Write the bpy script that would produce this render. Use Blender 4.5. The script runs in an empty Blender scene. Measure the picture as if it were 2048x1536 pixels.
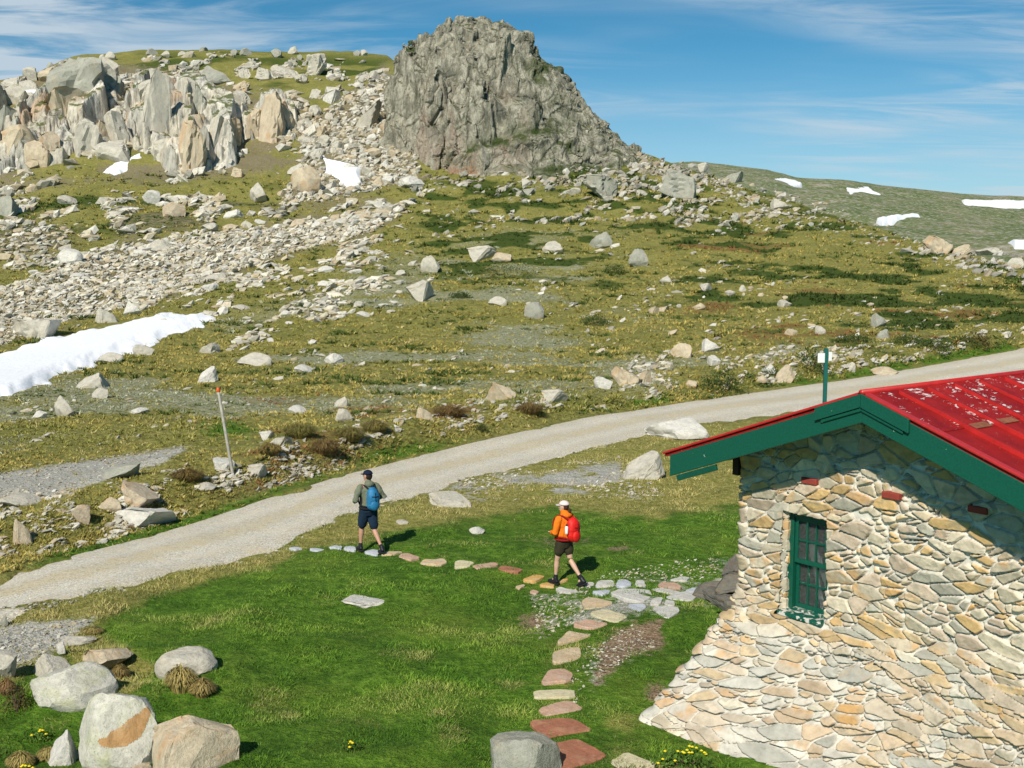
import bpy, bmesh, math, random
import numpy as np
from mathutils import Vector, Matrix, Euler
from mathutils.geometry import tessellate_polygon
random.seed(7); RNG = np.random.default_rng(11)
SC = bpy.context.scene
COL = SC.collection
R = math.radians
# ------------------------------------------------------------------ camera model
F = 2226.0; PITCH = math.atan(248/2226.0); CZ = 6.4
cp, sp_ = math.cos(PITCH), math.sin(PITCH)
def ray(u, v):
    a = (np.asarray(u, float)-1024)/F; b = (768-np.asarray(v, float))/F
    q = cp+b*sp_
    return a/q, (-sp_+b*cp)/q            # t = X/Y , e = dz/Y
def proj(X, Y, Z):
    dz = Z-CZ
    zc = Y*cp-dz*sp_; yc = dz*cp+Y*sp_
    zc = np.maximum(zc, 1e-3)
    return 1024+F*X/zc, 768-F*yc/zc
# ------------------------------------------------------------------ numpy noise
def _h(ix, iy, iz, s=0):
    n = (ix.astype(np.int64)*374761393 + iy.astype(np.int64)*668265263 + iz.astype(np.int64)*2147483647 + s*1274126177) & 0xffffffff
    n = ((n ^ (n >> 13))*1274126177) & 0xffffffff
    n = ((n ^ (n >> 16))*2246822519) & 0xffffffff
    n = n ^ (n >> 15)
    return (n & 0xffffff)/float(0xffffff)
def vnoise(x, y, z=0.0, s=0):
    x, y, z = np.broadcast_arrays(np.asarray(x, float), np.asarray(y, float), np.asarray(z, float))
    ix, iy, iz = np.floor(x), np.floor(y), np.floor(z)
    fx, fy, fz = x-ix, y-iy, z-iz
    fx = fx*fx*(3-2*fx); fy = fy*fy*(3-2*fy); fz = fz*fz*(3-2*fz)
    r = 0
    for dx in (0, 1):
        for dy in (0, 1):
            for dz in (0, 1):
                w = (fx if dx else 1-fx)*(fy if dy else 1-fy)*(fz if dz else 1-fz)
                r = r+w*_h(ix+dx, iy+dy, iz+dz, s)
    return r*2-1
def fbm(x, y, z=0.0, o=4, s=0, g=.5):
    r = 0; a = 1; t = 0
    for k in range(o):
        r = r+a*vnoise(x*2**k, y*2**k, z*2**k, s+k*17); t += a; a *= g
    return r/t
def worley(x, y, z=0.0, s=0, dim3=True, vec=False):
    """returns F1, F2, id of nearest cell (random 0..1)"""
    x, y, z = np.broadcast_arrays(np.asarray(x, float), np.asarray(y, float), np.asarray(z, float))
    ix, iy, iz = np.floor(x), np.floor(y), np.floor(z)
    f1 = np.full(x.shape, 9.); f2 = np.full(x.shape, 9.); idd = np.zeros(x.shape); qx = np.zeros(x.shape); qy = np.zeros(x.shape); qz = np.zeros(x.shape)
    rz = (-1, 0, 1) if dim3 else (0,)
    for dx in (-1, 0, 1):
        for dy in (-1, 0, 1):
            for dz in rz:
                cx, cy, cz = ix+dx, iy+dy, iz+dz
                px = cx+_h(cx, cy, cz, s+1); py = cy+_h(cx, cy, cz, s+2); pz = cz+(_h(cx, cy, cz, s+3) if dim3 else 0)
                d = np.sqrt((x-px)**2+(y-py)**2+((z-pz)**2 if dim3 else 0))
                hid = _h(cx, cy, cz, s+4)
                m = d < f1
                f2 = np.where(m, f1, np.minimum(f2, d)); idd = np.where(m, hid, idd)
                if vec: qx = np.where(m, x-px, qx); qy = np.where(m, y-py, qy); qz = np.where(m, z-pz, qz)
                f1 = np.where(m, d, f1)
    return (f1, f2, idd, qx, qy, qz) if vec else (f1, f2, idd)
def facet(x, y, z, s, tilt=1.):
    """broken planar faces: height per block and a lean of its own, plus the joint distance"""
    f1, f2, i, a, b, c = worley(x, y, z, s, True, True)
    g = lambda k: ((i*k) % 1)*2-1
    return (i*7.7 % 1)*2-1, (g(13.3)*a+g(29.1)*b+g(41.9)*c)*tilt, f2-f1, i
def sstep(a, b, x):
    t = np.clip((x-a)/(b-a), 0, 1); return t*t*(3-2*t)
# ------------------------------------------------------------------ object helpers
def tag(o, label=None, cat=None, group=None, kind=None):
    if label: o['label'] = label
    if cat: o['category'] = cat
    if group: o['group'] = group
    if kind: o['kind'] = kind
    return o
def mesh_np(name, V, Fc, smooth=False):
    me = bpy.data.meshes.new(name)
    V = np.asarray(V, np.float32); Fc = np.asarray(Fc, np.int32)
    k = Fc.shape[1]
    me.vertices.add(len(V)); me.vertices.foreach_set('co', V.ravel())
    me.loops.add(Fc.size); me.loops.foreach_set('vertex_index', Fc.ravel())
    me.polygons.add(len(Fc)); me.polygons.foreach_set('loop_start', np.arange(0, Fc.size, k, dtype=np.int32))
    me.polygons.foreach_set('loop_total', np.full(len(Fc), k, np.int32))
    me.polygons.foreach_set('use_smooth', np.full(len(Fc), smooth, bool))
    me.update(calc_edges=True)
    return me
def vcol(me, name, C):
    a = me.color_attributes.new(name, 'FLOAT_COLOR', 'POINT')
    C = np.asarray(C, np.float32)
    if C.shape[1] == 3: C = np.concatenate([C, np.ones((len(C), 1), np.float32)], 1)
    a.data.foreach_set('color', C.ravel())
def link(name, me, mat=None, parent=None, loc=None):
    o = bpy.data.objects.new(name, me); COL.objects.link(o)
    if me is not None and mat is not None and len(me.materials) == 0: me.materials.append(mat)
    if parent is not None: o.parent = parent
    if loc is not None: o.location = loc
    return o
def empty(name, loc=(0, 0, 0), rz=0):
    o = bpy.data.objects.new(name, None); COL.objects.link(o); o.location = loc; o.rotation_euler = (0, 0, rz)
    o.empty_display_size = .2
    return o
class MB:
    def __init__(s): s.v = []; s.f = []
    def add(s, V, Fc):
        n = len(s.v); s.v += [tuple(p) for p in V]; s.f += [tuple(i+n for i in f) for f in Fc]; return s
    def box(s, c, d, rot=None, bev=0):
        c = Vector(c); hx, hy, hz = d[0]/2, d[1]/2, d[2]/2
        M = rot or Matrix.Identity(3)
        P = [c+M @ Vector((x*hx, y*hy, z*hz)) for z in (-1, 1) for y in (-1, 1) for x in (-1, 1)]
        return s.add(P, [(0, 2, 3, 1), (4, 5, 7, 6), (0, 1, 5, 4), (2, 6, 7, 3), (0, 4, 6, 2), (1, 3, 7, 5)])
    def prism(s, poly, vec):
        n = len(poly); vec = Vector(vec); P = [Vector(p) for p in poly]; Q = [p+vec for p in P]
        tr = tessellate_polygon([P])
        f = [tuple(t) for t in tr]+[tuple(n+i for i in reversed(t)) for t in tr]+[(i, i+n, (i+1) % n+n, (i+1) % n) for i in range(n)]
        return s.add(P+Q, f)
    def tube(s, pts, rad, n=10, cap=True, flat=None):
        pts = [Vector(p) for p in pts]; P = []; Fc = []
        rings = []
        for i, p in enumerate(pts):
            d = (pts[min(i+1, len(pts)-1)]-pts[max(i-1, 0)]).normalized()
            up = Vector((0, 0, 1)) if abs(d.z) < .9 else Vector((1, 0, 0))
            a = d.cross(up).normalized(); b = d.cross(a).normalized()
            r = rad[i] if hasattr(rad, '__len__') else rad
            rings.append((p, d, a, b, r))
        if cap:
            p, d, a, b, r = rings[0]
            rr = [(p-d*r*.95, d, a, b, r*.15), (p-d*r*.7, d, a, b, r*.7)]
            q, d2, a2, b2, r2 = rings[-1]
            rings = rr+rings+[(q+d2*r2*.7, d2, a2, b2, r2*.7), (q+d2*r2*.95, d2, a2, b2, r2*.15)]
        for p, d, a, b, r in rings:
            for k in range(n):
                t = 2*math.pi*k/n; P.append(p+a*math.cos(t)*r+b*math.sin(t)*r)
        m = len(rings)
        for i in range(m-1):
            for k in range(n):
                Fc.append((i*n+k, i*n+(k+1) % n, (i+1)*n+(k+1) % n, (i+1)*n+k))
        Fc.append(tuple(range(n-1, -1, -1))); Fc.append(tuple((m-1)*n+k for k in range(n)))
        return s.add(P, Fc)
    def ell(s, c, r, rot=None, n=14, m=9):
        c = Vector(c); M = rot or Matrix.Identity(3); P = [c+M @ Vector((0, 0, -r[2]))]; Fc = []
        for i in range(1, m):
            ph = math.pi*i/m-math.pi/2
            for k in range(n):
                t = 2*math.pi*k/n
                P.append(c+M @ Vector((r[0]*math.cos(ph)*math.cos(t), r[1]*math.cos(ph)*math.sin(t), r[2]*math.sin(ph))))
        P.append(c+M @ Vector((0, 0, r[2])))
        for k in range(n): Fc.append((0, 1+(k+1) % n, 1+k))
        for i in range(m-2):
            for k in range(n): Fc.append((1+i*n+k, 1+i*n+(k+1) % n, 1+(i+1)*n+(k+1) % n, 1+(i+1)*n+k))
        b = 1+(m-2)*n
        for k in range(n): Fc.append((b+k, b+(k+1) % n, len(P)-1))
        return s.add(P, Fc)
    def mesh(s, name, smooth=False):
        me = bpy.data.meshes.new(name); me.from_pydata(s.v, [], s.f); me.update()
        if smooth:
            for p in me.polygons: p.use_smooth = True
        return me
    def build(s, name, mat, parent=None, smooth=False, bevel=0, loc=None):
        o = link(name, s.mesh(name, smooth), mat, parent, loc)
        if bevel:
            b = o.modifiers.new('b', 'BEVEL'); b.width = bevel; b.segments = 2; b.limit_method = 'ANGLE'
        return o
    def remesh(s, name, mat, parent=None, vox=.012, smooth=3, disp=None):
        tmp = link('tmp', s.mesh('tmp')); 
        m = tmp.modifiers.new('r', 'REMESH'); m.mode = 'VOXEL'; m.voxel_size = vox; m.use_smooth_shade = True
        if smooth:
            q = tmp.modifiers.new('s', 'SMOOTH'); q.iterations = smooth; q.factor = .5
        dg = bpy.context.evaluated_depsgraph_get()
        me = bpy.data.meshes.new_from_object(tmp.evaluated_get(dg)); me.name = name
        bpy.data.objects.remove(tmp)
        if disp:
            n = len(me.vertices); co = np.empty(n*3, np.float32); me.vertices.foreach_get('co', co); co = co.reshape(-1, 3)
            no = np.empty(n*3, np.float32); me.vertices.foreach_get('normal', no); no = no.reshape(-1, 3)
            co = co+no*disp(co)[:, None]; me.vertices.foreach_set('co', co.astype(np.float32).ravel()); me.update()
        for p in me.polygons: p.use_smooth = True
        return link(name, me, mat, parent)
# ------------------------------------------------------------------ materials
class NT:
    def __init__(s, name, rough=.9, spec=.25):
        s.m = bpy.data.materials.new(name); s.m.use_nodes = True; s.t = s.m.node_tree; s.b = s.t.nodes['Principled BSDF']
        s.b.inputs['Roughness'].default_value = rough; s.b.inputs['Specular IOR Level'].default_value = spec
    def n(s, typ, **k):
        x = s.t.nodes.new(typ)
        for a, b in k.items():
            if a.startswith('i_'): x.inputs[a[2:].replace('_', ' ')].default_value = b
            else: setattr(x, a, b)
        return x
    def l(s, a, b): s.t.links.new(a, b)
    def coord(s, kind='Object', scale=(1, 1, 1), rot=(0, 0, 0)):
        tc = s.n('ShaderNodeTexCoord'); mp = s.n('ShaderNodeMapping'); mp.inputs['Scale'].default_value = scale; mp.inputs['Rotation'].default_value = rot
        s.l(tc.outputs[kind], mp.inputs[0]); return mp.outputs[0]
    def geo(s): return s.n('ShaderNodeNewGeometry')
    def noise(s, vec, scale, det=5, rough=.6, dist=0):
        x = s.n('ShaderNodeTexNoise'); x.inputs['Scale'].default_value = scale; x.inputs['Detail'].default_value = det
        x.inputs['Roughness'].default_value = rough; x.inputs['Distortion'].default_value = dist; s.l(vec, x.inputs['Vector']); return x.outputs['Fac']
    def ramp(s, fac, stops, interp='LINEAR'):
        x = s.n('ShaderNodeValToRGB'); x.color_ramp.interpolation = interp; e = x.color_ramp.elements
        while len(e) < len(stops): e.new(.5)
        for i, (p, c) in enumerate(stops):
            e[i].position = p; e[i].color = (c, c, c, 1) if isinstance(c, (int, float)) else (*c, 1)
        s.l(fac, x.inputs[0]); return x.outputs[0]
    def mix(s, fac, a, b, mode='MIX'):
        x = s.n('ShaderNodeMix', data_type='RGBA', blend_type=mode)
        for sock, val in ((x.inputs[0], fac), (x.inputs[6], a), (x.inputs[7], b)):
            if hasattr(val, 'links') or hasattr(val, 'is_output'): s.l(val, sock)
            elif isinstance(val, (int, float)): sock.default_value = val
            else: sock.default_value = (*val, 1)
        return x.outputs[2]
    def math(s, op, a, b=0.0, c=None):
        x = s.n('ShaderNodeMath', operation=op)
        for i, val in enumerate((a, b) if c is None else (a, b, c)):
            if isinstance(val, (int, float)): x.inputs[i].default_value = val
            else: s.l(val, x.inputs[i])
        return x.outputs[0]
    def attr(s, name):
        x = s.n('ShaderNodeAttribute', attribute_name=name); sp = s.n('ShaderNodeSeparateColor'); s.l(x.outputs['Color'], sp.inputs[0])
        return x.outputs['Color'], sp.outputs[0], sp.outputs[1], sp.outputs[2], x.outputs['Alpha']
    def bump(s, h, strength=.5, dist=.05):
        x = s.n('ShaderNodeBump'); x.inputs['Strength'].default_value = strength; x.inputs['Distance'].default_value = dist
        s.l(h, x.inputs['Height']); s.l(x.outputs[0], s.b.inputs['Normal'])
    def col(s, c):
        if isinstance(c, tuple): s.b.inputs['Base Color'].default_value = (*c, 1)
        else: s.l(c, s.b.inputs['Base Color'])
        return s
def rock_mat(name, base, dark, warm, warm_amt=.35, lich=.3, coord='Object', sc=1.0, green=0, world=False):
    M = NT(name, .95, .15)
    vec = M.geo().outputs['Position'] if world else M.coord(coord)
    n1 = M.noise(vec, 1.1*sc, 6, .65); n2 = M.noise(vec, 3.7*sc, 4, .6); n3 = M.noise(vec, 14*sc, 3, .7); n4 = M.noise(vec, 45*sc, 2, .7)
    c = M.mix(M.ramp(n2, [(.38, 0.), (.7, 1.)]), base, tuple(x*.72 for x in base))
    c = M.mix(M.math('MULTIPLY', M.ramp(n1, [(.5, 0.), (.66, 1.)]), warm_amt), c, warm)
    c = M.mix(M.math('MULTIPLY', M.ramp(n3, [(.55, 0.), (.68, 1.)]), lich), c, dark)
    c = M.mix(M.math('MULTIPLY', M.ramp(n4, [(.6, 0.), (.68, 1.)]), .5), c, tuple(x*.55 for x in base))
    if green:
        g = M.geo(); sp = M.n('ShaderNodeSeparateXYZ'); M.l(g.outputs['True Normal'], sp.inputs[0])
        k = M.math('ADD', sp.outputs[2], M.math('MULTIPLY', n2, .5))
        c = M.mix(M.math('MULTIPLY', M.ramp(k, [(green, 0.), (green+.08, 1.)]), .9), c, (.055, .085, .014))
    M.col(c); M.bump(M.math('ADD', n2, M.math('ADD', M.math('MULTIPLY', n3, .5), M.math('MULTIPLY', n4, .2))), .6, .06/sc)
    return M.m
def plain(name, c, rough=.7, var=.25, sc=12, spec=.3, bump=.2, metal=0):
    M = NT(name, rough, spec); v = M.coord('Object'); n = M.noise(v, sc, 4); n2 = M.noise(v, sc*5, 3)
    k = M.math('ADD', M.math('MULTIPLY', n, .6), M.math('MULTIPLY', n2, .4))
    M.col(M.mix(M.ramp(k, [(.35, 0.), (.65, 1.)]), c, tuple(x*(1-var) for x in c)))
    if bump: M.bump(k, bump, .01)
    M.b.inputs['Metallic'].default_value = metal
    return M.m
# ------------------------------------------------------------------ terrain
def e_of(v): return ray(1024, v)[1]
_Yk = np.array([1, 20, 40, 52, 60, 70, 85, 100, 118, 140, 155, 170, 188, 205, 225, 250, 320, 420, 3000.])
_vk = np.array([0, 0, 0, 0, 0, 716, 652, 592, 522, 450, 400, 350, 262, 192, 140, 100, 30, -20, -50.])
_zk = np.where(_vk == 0, 0.0, CZ+_Yk*e_of(_vk))
_ly = np.linspace(0, math.log(6000), 1600)
_zt = np.interp(np.exp(_ly), _Yk, _zk)
_ker = np.exp(-np.linspace(-2.2, 2.2, 41)**2); _ker /= _ker.sum()
_zt = np.convolve(np.pad(_zt, 20, mode='edge'), _ker, 'valid')
def z_base(Y): return np.interp(np.log(np.maximum(Y, 1)), _ly, _zt)
_eb = (_zt-CZ)/np.exp(_ly)
_eb = np.maximum.accumulate(_eb)
def sky_tab(pts):
    u = np.array([p[0] for p in pts], float); v = np.array([p[1] for p in pts], float)
    t, e = ray(u, v); i = np.argsort(t); return t[i], e[i]
ST, SE = sky_tab([(-900, 210), (-300, 175), (0, 162), (60, 155), (95, 142), (130, 122), (170, 112), (250, 104), (400, 100), (550, 104), (700, 110), (775, 116), (830, 150), (900, 175), (1050, 225),
                  (1200, 270), (1260, 297), (1330, 318), (1400, 342), (1500, 378), (1600, 410), (1700, 440), (1800, 470), (1900, 500), (2000, 522), (2048, 536), (2300, 590), (2900, 640)])
FT, FE = sky_tab([(-900, 330), (1200, 330), (1388, 325), (1457, 331), (1534, 338), (1592, 354), (1683, 360), (1775, 371), (1920, 388), (2048, 396), (2400, 415), (2900, 430)])
SE = SE+13/2240
_cY = np.interp(SE, _eb, np.exp(_ly))
UPPER = [(-1000, 1425), (-500, 1290), (-150, 1195), (0, 1155), (120, 1120), (250, 1085), (370, 1050), (500, 1008), (600, 975), (700, 945), (800, 918), (900, 895), (1000, 872), (1100, 850), (1200, 830), (1300, 812), (1400, 798), (1500, 783), (1600, 770), (1700, 755), (1800, 738), (1900, 720), (2000, 703), (2048, 693), (2200, 668), (2500, 640)]
LOWER = [(-1000, 1490), (-500, 1345), (-150, 1250), (0, 1220), (60, 1208), (150, 1192), (250, 1163), (400, 1125), (500, 1102), (565, 1086), (610, 1060), (680, 1028), (760, 1005), (860, 980), (900, 965), (1000, 940), (1100, 915), (1200, 888), (1280, 868), (1400, 846), (1500, 834), (1600, 818), (1700, 804), (1800, 788), (1900, 770), (2048, 745), (2200, 722), (2500, 690)]
UPu, UPv = map(np.array, zip(*UPPER)); LOu, LOv = map(np.array, zip(*LOWER))
def terrain(X, Y, rough=1.0):
    X = np.asarray(X, float); Y = np.maximum(np.asarray(Y, float), .5); t = X/Y
    zb = z_base(Y)
    eS = np.interp(t, ST, SE); Yc = np.interp(t, ST, _cY)
    zc = CZ+eS*Yc
    k = .5+Yc*.005
    lim = zc-.28*np.maximum(Y-Yc, 0)+np.minimum(Y-Yc, 0)*0+np.where(Y < Yc, 40.0*(1-Y/Yc), 0)
    z = -k*np.logaddexp(-zb/k, -lim/k)
    z = np.where(Y < 90, zb*(1-sstep(70, 90, Y))+z*sstep(70, 90, Y), z)
    # far country behind the ridge
    eF = np.interp(t, FT, FE)
    gap = np.interp(Y, [250, 300, 400, 550, 700, 850, 1000, 1300, 6000], [.14, .107, .076, .04, .018, .0055, 0, -.02, -.06])
    gap = np.where(Y > 1000, .0+(Y-1000)*.00006, gap)
    zf = CZ+Y*(eF-gap)
    zf = zf+9*np.exp(-((Y-480)/90)**2-((t-.50)/.13)**2)
    zf = zf+rough*fbm(X/60, Y/60, o=5, s=70)*6*sstep(300, 500, Y)*(1-.6*sstep(850, 1000, Y))
    m = sstep(0, 25, Y-Yc)*(Y > 90)
    zmax = np.maximum(z, zf)
    z = z*(1-m)+zmax*m
    if rough:
        a = sstep(60, 170, Y)
        crest = 1-.5*np.exp(-((Y-Yc)/14)**2)
        z = z+rough*crest*(fbm(X/16, Y/16, o=5, s=5, g=.55)*1.7*a+fbm(X/5, Y/5, o=4, s=9)*(.10*sstep(22, 40, Y)+.55*a))*(1-sstep(300, 420, Y))
        z = z+rough*(fbm(X/4.5, Y/4.5, o=3, s=21)*.10+(-np.abs(fbm(X/3.2, Y/2.4, o=2, s=23))*.34+.07)*sstep(8, 12, Y)*(1-sstep(21, 27, Y)*.7)*(1-np.exp(-((X-4.2)**2+(Y-14)**2)/9.))+fbm(X/.9, Y/.9, o=3, s=25)*.035*sstep(8, 12, Y))*(1-sstep(55, 90, Y))
    # road bench and cut bank
    u, v = proj(X, Y, z)
    vu = np.interp(u, UPu, UPv); vl = np.interp(u, LOu, LOv)
    pxm = 14336*1.0/np.maximum(Y, 8)**2     # px per metre of depth on flat ground
    du = (vu-v)/pxm                          # metres beyond the upper edge
    near = (Y < 110) & (Y > 12); wob = fbm(X/1.1, Y/1.1, o=4, s=31)*.75*pxm*(1 if rough else 0)
    bank = sstep(.7, 3.2, du)*(1-sstep(5, 15, du))*.75*np.interp(u, [-200, 60, 350, 800, 1000, 1500, 2000, 2300], [.5, .6, 1, .9, .55, .9, 1.0, .8])
    z = z+np.where(near, bank*(1+.5*fbm(X/1.7, Y/1.7, o=3, s=41)*(1 if rough else 0)), 0)
    ins = np.minimum((v+wob)-vu, vl-(v+wob))/pxm
    rd = sstep(-.25, .25, ins)*near
    return z-rd*(.12)*(1 if rough else 0)
_GY = np.exp(np.linspace(math.log(5.0), math.log(1500.0), 900)); _GT = np.linspace(-1.0, 1.0, 1201); _G = None
def hit(u, v, rough=0.0):
    """where the sight line through a photo point meets the smooth land"""
    global _G
    if _G is None: _G = terrain(_GT[:, None]*_GY[None], np.broadcast_to(_GY[None], (1201, 900)), 0.).astype(np.float32)
    u = np.atleast_1d(np.asarray(u, float)); v = np.atleast_1d(np.asarray(v, float))
    t, e = ray(u, v); out = np.full(u.shape, np.nan)
    for s in range(0, len(u), 4000):
        T = np.clip(t[s:s+4000], -.999, .999); E = e[s:s+4000, None]
        k = (T+1)/2*1200; k0 = np.floor(k).astype(int); w = (k-k0)[:, None]
        d = CZ+E*_GY[None]-(_G[k0]*(1-w)+_G[k0+1]*w)
        below = d < 0
        has = below.any(1); i1 = np.maximum(np.argmax(below, 1), 1)
        r = np.arange(len(i1)); d0 = d[r, i1-1]; d1 = d[r, i1]
        q = np.clip(d0/(d0-d1+1e-9), 0, 1); y = _GY[i1-1]*(1-q)+_GY[i1]*q
        out[s:s+4000] = np.where(has, y, np.nan)
    return t*out, out
def P(u, v, rough=1.0):
    X, Y = hit(u, v, rough); z = terrain(X, Y, 1.0)
    return Vector((float(X[0]), float(Y[0]), float(np.atleast_1d(z)[0])))
def inpoly(px, py, poly):
    px = np.asarray(px); py = np.asarray(py); r = np.zeros(px.shape, bool); n = len(poly)
    for i in range(n):
        x1, y1 = poly[i]; x2, y2 = poly[(i+1) % n]
        if y1 == y2: continue
        c = ((y1 > py) != (y2 > py)) & (px < (x2-x1)*(py-y1)/(y2-y1)+x1)
        r ^= c
    return r
def pdist(px, py, poly):
    d = np.full(np.shape(px), 1e9); n = len(poly)
    for i in range(n):
        x1, y1 = poly[i]; x2, y2 = poly[(i+1) % n]; L = (x2-x1)**2+(y2-y1)**2+1e-9
        t = np.clip(((px-x1)*(x2-x1)+(py-y1)*(y2-y1))/L, 0, 1)
        d = np.minimum(d, np.hypot(px-x1-t*(x2-x1), py-y1-t*(y2-y1)))
    return d
def soft(px, py, poly, w):
    d = pdist(px, py, poly); return sstep(-w, w, np.where(inpoly(px, py, poly), d, -d))
def blob(u, v, cu, cv, ru, rv, rot=0):
    c, s = math.cos(rot), math.sin(rot); x = u-cu; y = v-cv
    return np.exp(-(((x*c+y*s)/ru)**2+((-x*s+y*c)/rv)**2))
# masks over the land (where each kind of cover grows)
SCREE = [(-60, 620), (60, 560), (200, 500), (330, 475), (480, 455), (620, 430), (790, 435), (740, 470), (600, 500), (430, 560), (300, 610), (150, 640), (0, 690), (-60, 720)]
TALUS = [(600, 250), (700, 190), (770, 130), (800, 200), (830, 300), (840, 360), (760, 375), (640, 400), (560, 400), (600, 330)]
CLIFF = [(-60, 150), (100, 130), (240, 130), (330, 150), (450, 170), (600, 190), (640, 260), (600, 340), (480, 350), (330, 370), (200, 360), (80, 380), (-60, 420)]
TALL = [(180, 620), (260, 400), (560, 390), (720, 370), (830, 370), (760, 440), (600, 440), (330, 480)]
def masks(X, Y, Z):
    u, v = proj(X, Y, Z); far = sstep(280, 330, Y)
    n1 = fbm(X/3, Y/3, o=4, s=51); n2 = fbm(X/11, Y/7, o=4, s=53); n3 = fbm(X/.8, Y/.8, o=3, s=55)
    vl = np.interp(u, LOu, LOv); vu = np.interp(u, UPu, UPv)
    lush = sstep(-8, 30, v-vl-22-14*n1)*(Y < 40)
    # the yellower, drier band between lawn and track on the right of the walkers
    dry = soft(u, v+20*n1, [(600, 1080), (700, 1035), (880, 975), (1100, 915), (1300, 860), (1500, 840), (1500, 1000), (1300, 1035), (1100, 1005), (900, 1045), (800, 1060), (720, 1085), (600, 1092)], 22)
    dry = np.maximum(dry, soft(u, v+16*n1, [(-50, 1235), (250, 1170), (500, 1095), (600, 1095), (560, 1120), (300, 1195), (180, 1260), (320, 1330), (250, 1400), (120, 1300), (-50, 1420)], 18)*.8)
    dry = np.maximum(dry, .8*(blob(u, v, 395, 1350, 60, 30)+blob(u, v, 500, 1395, 50, 26)+blob(u, v, 30, 1500, 70, 30)+blob(u, v, 1240, 1470, 40, 60)+blob(u, v, 1120, 1370, 40, 200)*.7)*sstep(-.3, .5, n1))
    verge = sstep(-26, -6, v-vu)*(1-sstep(0, 6, v-vu))*sstep(-.2, .5, n2+n1*.8+.1)*(Y < 110)
    verge = np.maximum(verge, blob(u, v, 800, 905, 130, 16, -.15)*(v < vu))
    lush = np.maximum(lush*(1-.85*dry), verge*.8)
    lush = np.maximum(lush, .9*blob(u, v, 460, 860, 50, 16))
    gravel = soft(u, v+10*n1, [(-50, 955), (120, 930), (300, 905), (380, 893), (330, 925), (220, 960), (120, 990), (-50, 1010)], 8)
    gravel = np.maximum(gravel, soft(u, v+14*n1, [(890, 975), (990, 945), (1060, 950), (1240, 920), (1250, 980), (1330, 1000), (1180, 985), (1000, 1000), (920, 1005)], 14)*sstep(-.6, .1, n3+n1))
    gravel = np.maximum(gravel, soft(u, v+14*n1, [(-50, 1260), (40, 1240), (190, 1240), (150, 1270), (120, 1300), (40, 1330), (-50, 1330)], 12))
    gravel = np.maximum(gravel, soft(u, v+14*n1, [(1060, 1190), (1140, 1180), (1240, 1160), (1500, 1120), (1520, 1220), (1400, 1200), (1250, 1230), (1120, 1270), (1060, 1260)], 26)*sstep(-.55, .35, n3+.5*n1)*.85)
    gravel = np.maximum(gravel, soft(u, v, [(1175, 1330), (1200, 1290), (1240, 1265), (1320, 1265), (1310, 1300), (1250, 1325), (1190, 1375)], 16)*sstep(-.7, .2, n3)*.7)
    dirt = np.maximum.reduce([soft(u, v+6*n1, [(1200, 1290), (1250, 1250), (1325, 1240), (1325, 1300), (1260, 1310), (1190, 1375)], 16)*.95, blob(u, v, 1065, 1245, 30, 20)*.9, blob(u, v, 1210, 1090, 80, 14)*sstep(-.1, .3, n3), blob(u, v, 1310, 1385, 26, 18),
                              blob(u, v, 1120, 1083, 60, 10)*.6])
    bankd = sstep(-60, -30, v-vu)*(1-sstep(-22, -8, v-vu))*sstep(-.05, .35, n1)*(u < 1200)*(Y < 110)
    dirt = np.maximum(dirt, bankd*.45)
    rocky = np.maximum.reduce([soft(u, v+12*n1, SCREE, 18)*1., soft(u, v+12*n1, TALUS, 16), soft(u, v+20*n2, CLIFF, 20)*sstep(-.35, .15, n2+.1)*.9, soft(u, v+16*n1, TALL, 30)*sstep(0, .4, n2+.08)*.6])*(Y > 50)
    rocky = np.maximum(rocky, blob(u, v, 60, 480, 90, 40)*.9)
    silver = sstep(.0, .35, n2+.3*n1)*soft(u, v, [(-50, 800), (200, 720), (500, 640), (700, 560), (1000, 460), (1250, 480), (1300, 640), (1450, 720), (1300, 780), (900, 790), (700, 830), (400, 880), (100, 850), (-50, 880)], 60)
    silver = np.maximum(silver, .8*soft(u, v+8*n1, [(1500, 720), (1560, 690), (1660, 685), (1600, 700), (1540, 720)], 10))
    dark = sstep(.03, .24, fbm(X/4.5, Y/3.0, o=3, s=57))*soft(u, v, [(820, 360), (1300, 330), (2100, 540), (2100, 690), (1700, 700), (1100, 560), (850, 560)], 50)
    dark = np.maximum(dark, sstep(.0, .3, n2)*.85*soft(u, v, [(-50, 390), (100, 380), (350, 360), (560, 340), (560, 420), (300, 470), (100, 470), (-50, 470)], 30))
    dark = np.maximum(dark, sstep(-.2, .2, n2)*.8*soft(u, v, [(220, 110), (450, 100), (780, 115), (740, 180), (600, 200), (480, 170), (300, 160)], 20))
    dark = np.maximum(dark, .9*soft(u, v+20*n1, [(850, 365), (1000, 350), (1150, 340), (1300, 330), (1450, 350), (1400, 400), (1200, 400), (1050, 385)], 14)*sstep(-.2, .2, n1))
    brown = sstep(.15, .4, fbm(X/7, Y/4, o=3, s=61))*soft(u, v, [(1300, 420), (2100, 520), (2100, 690), (1500, 690), (1300, 560)], 50)
    brown = np.maximum(brown, .7*sstep(.1, .4, n1)*soft(u, v, [(350, 900), (500, 800), (900, 790), (1000, 830), (700, 900), (560, 940)], 20))
    return [np.clip(a, 0, 1)*1. for a in (lush, gravel, dirt, rocky, silver, dark, brown, np.clip(dry, 0, 1)*(Y < 60))], far
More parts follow.
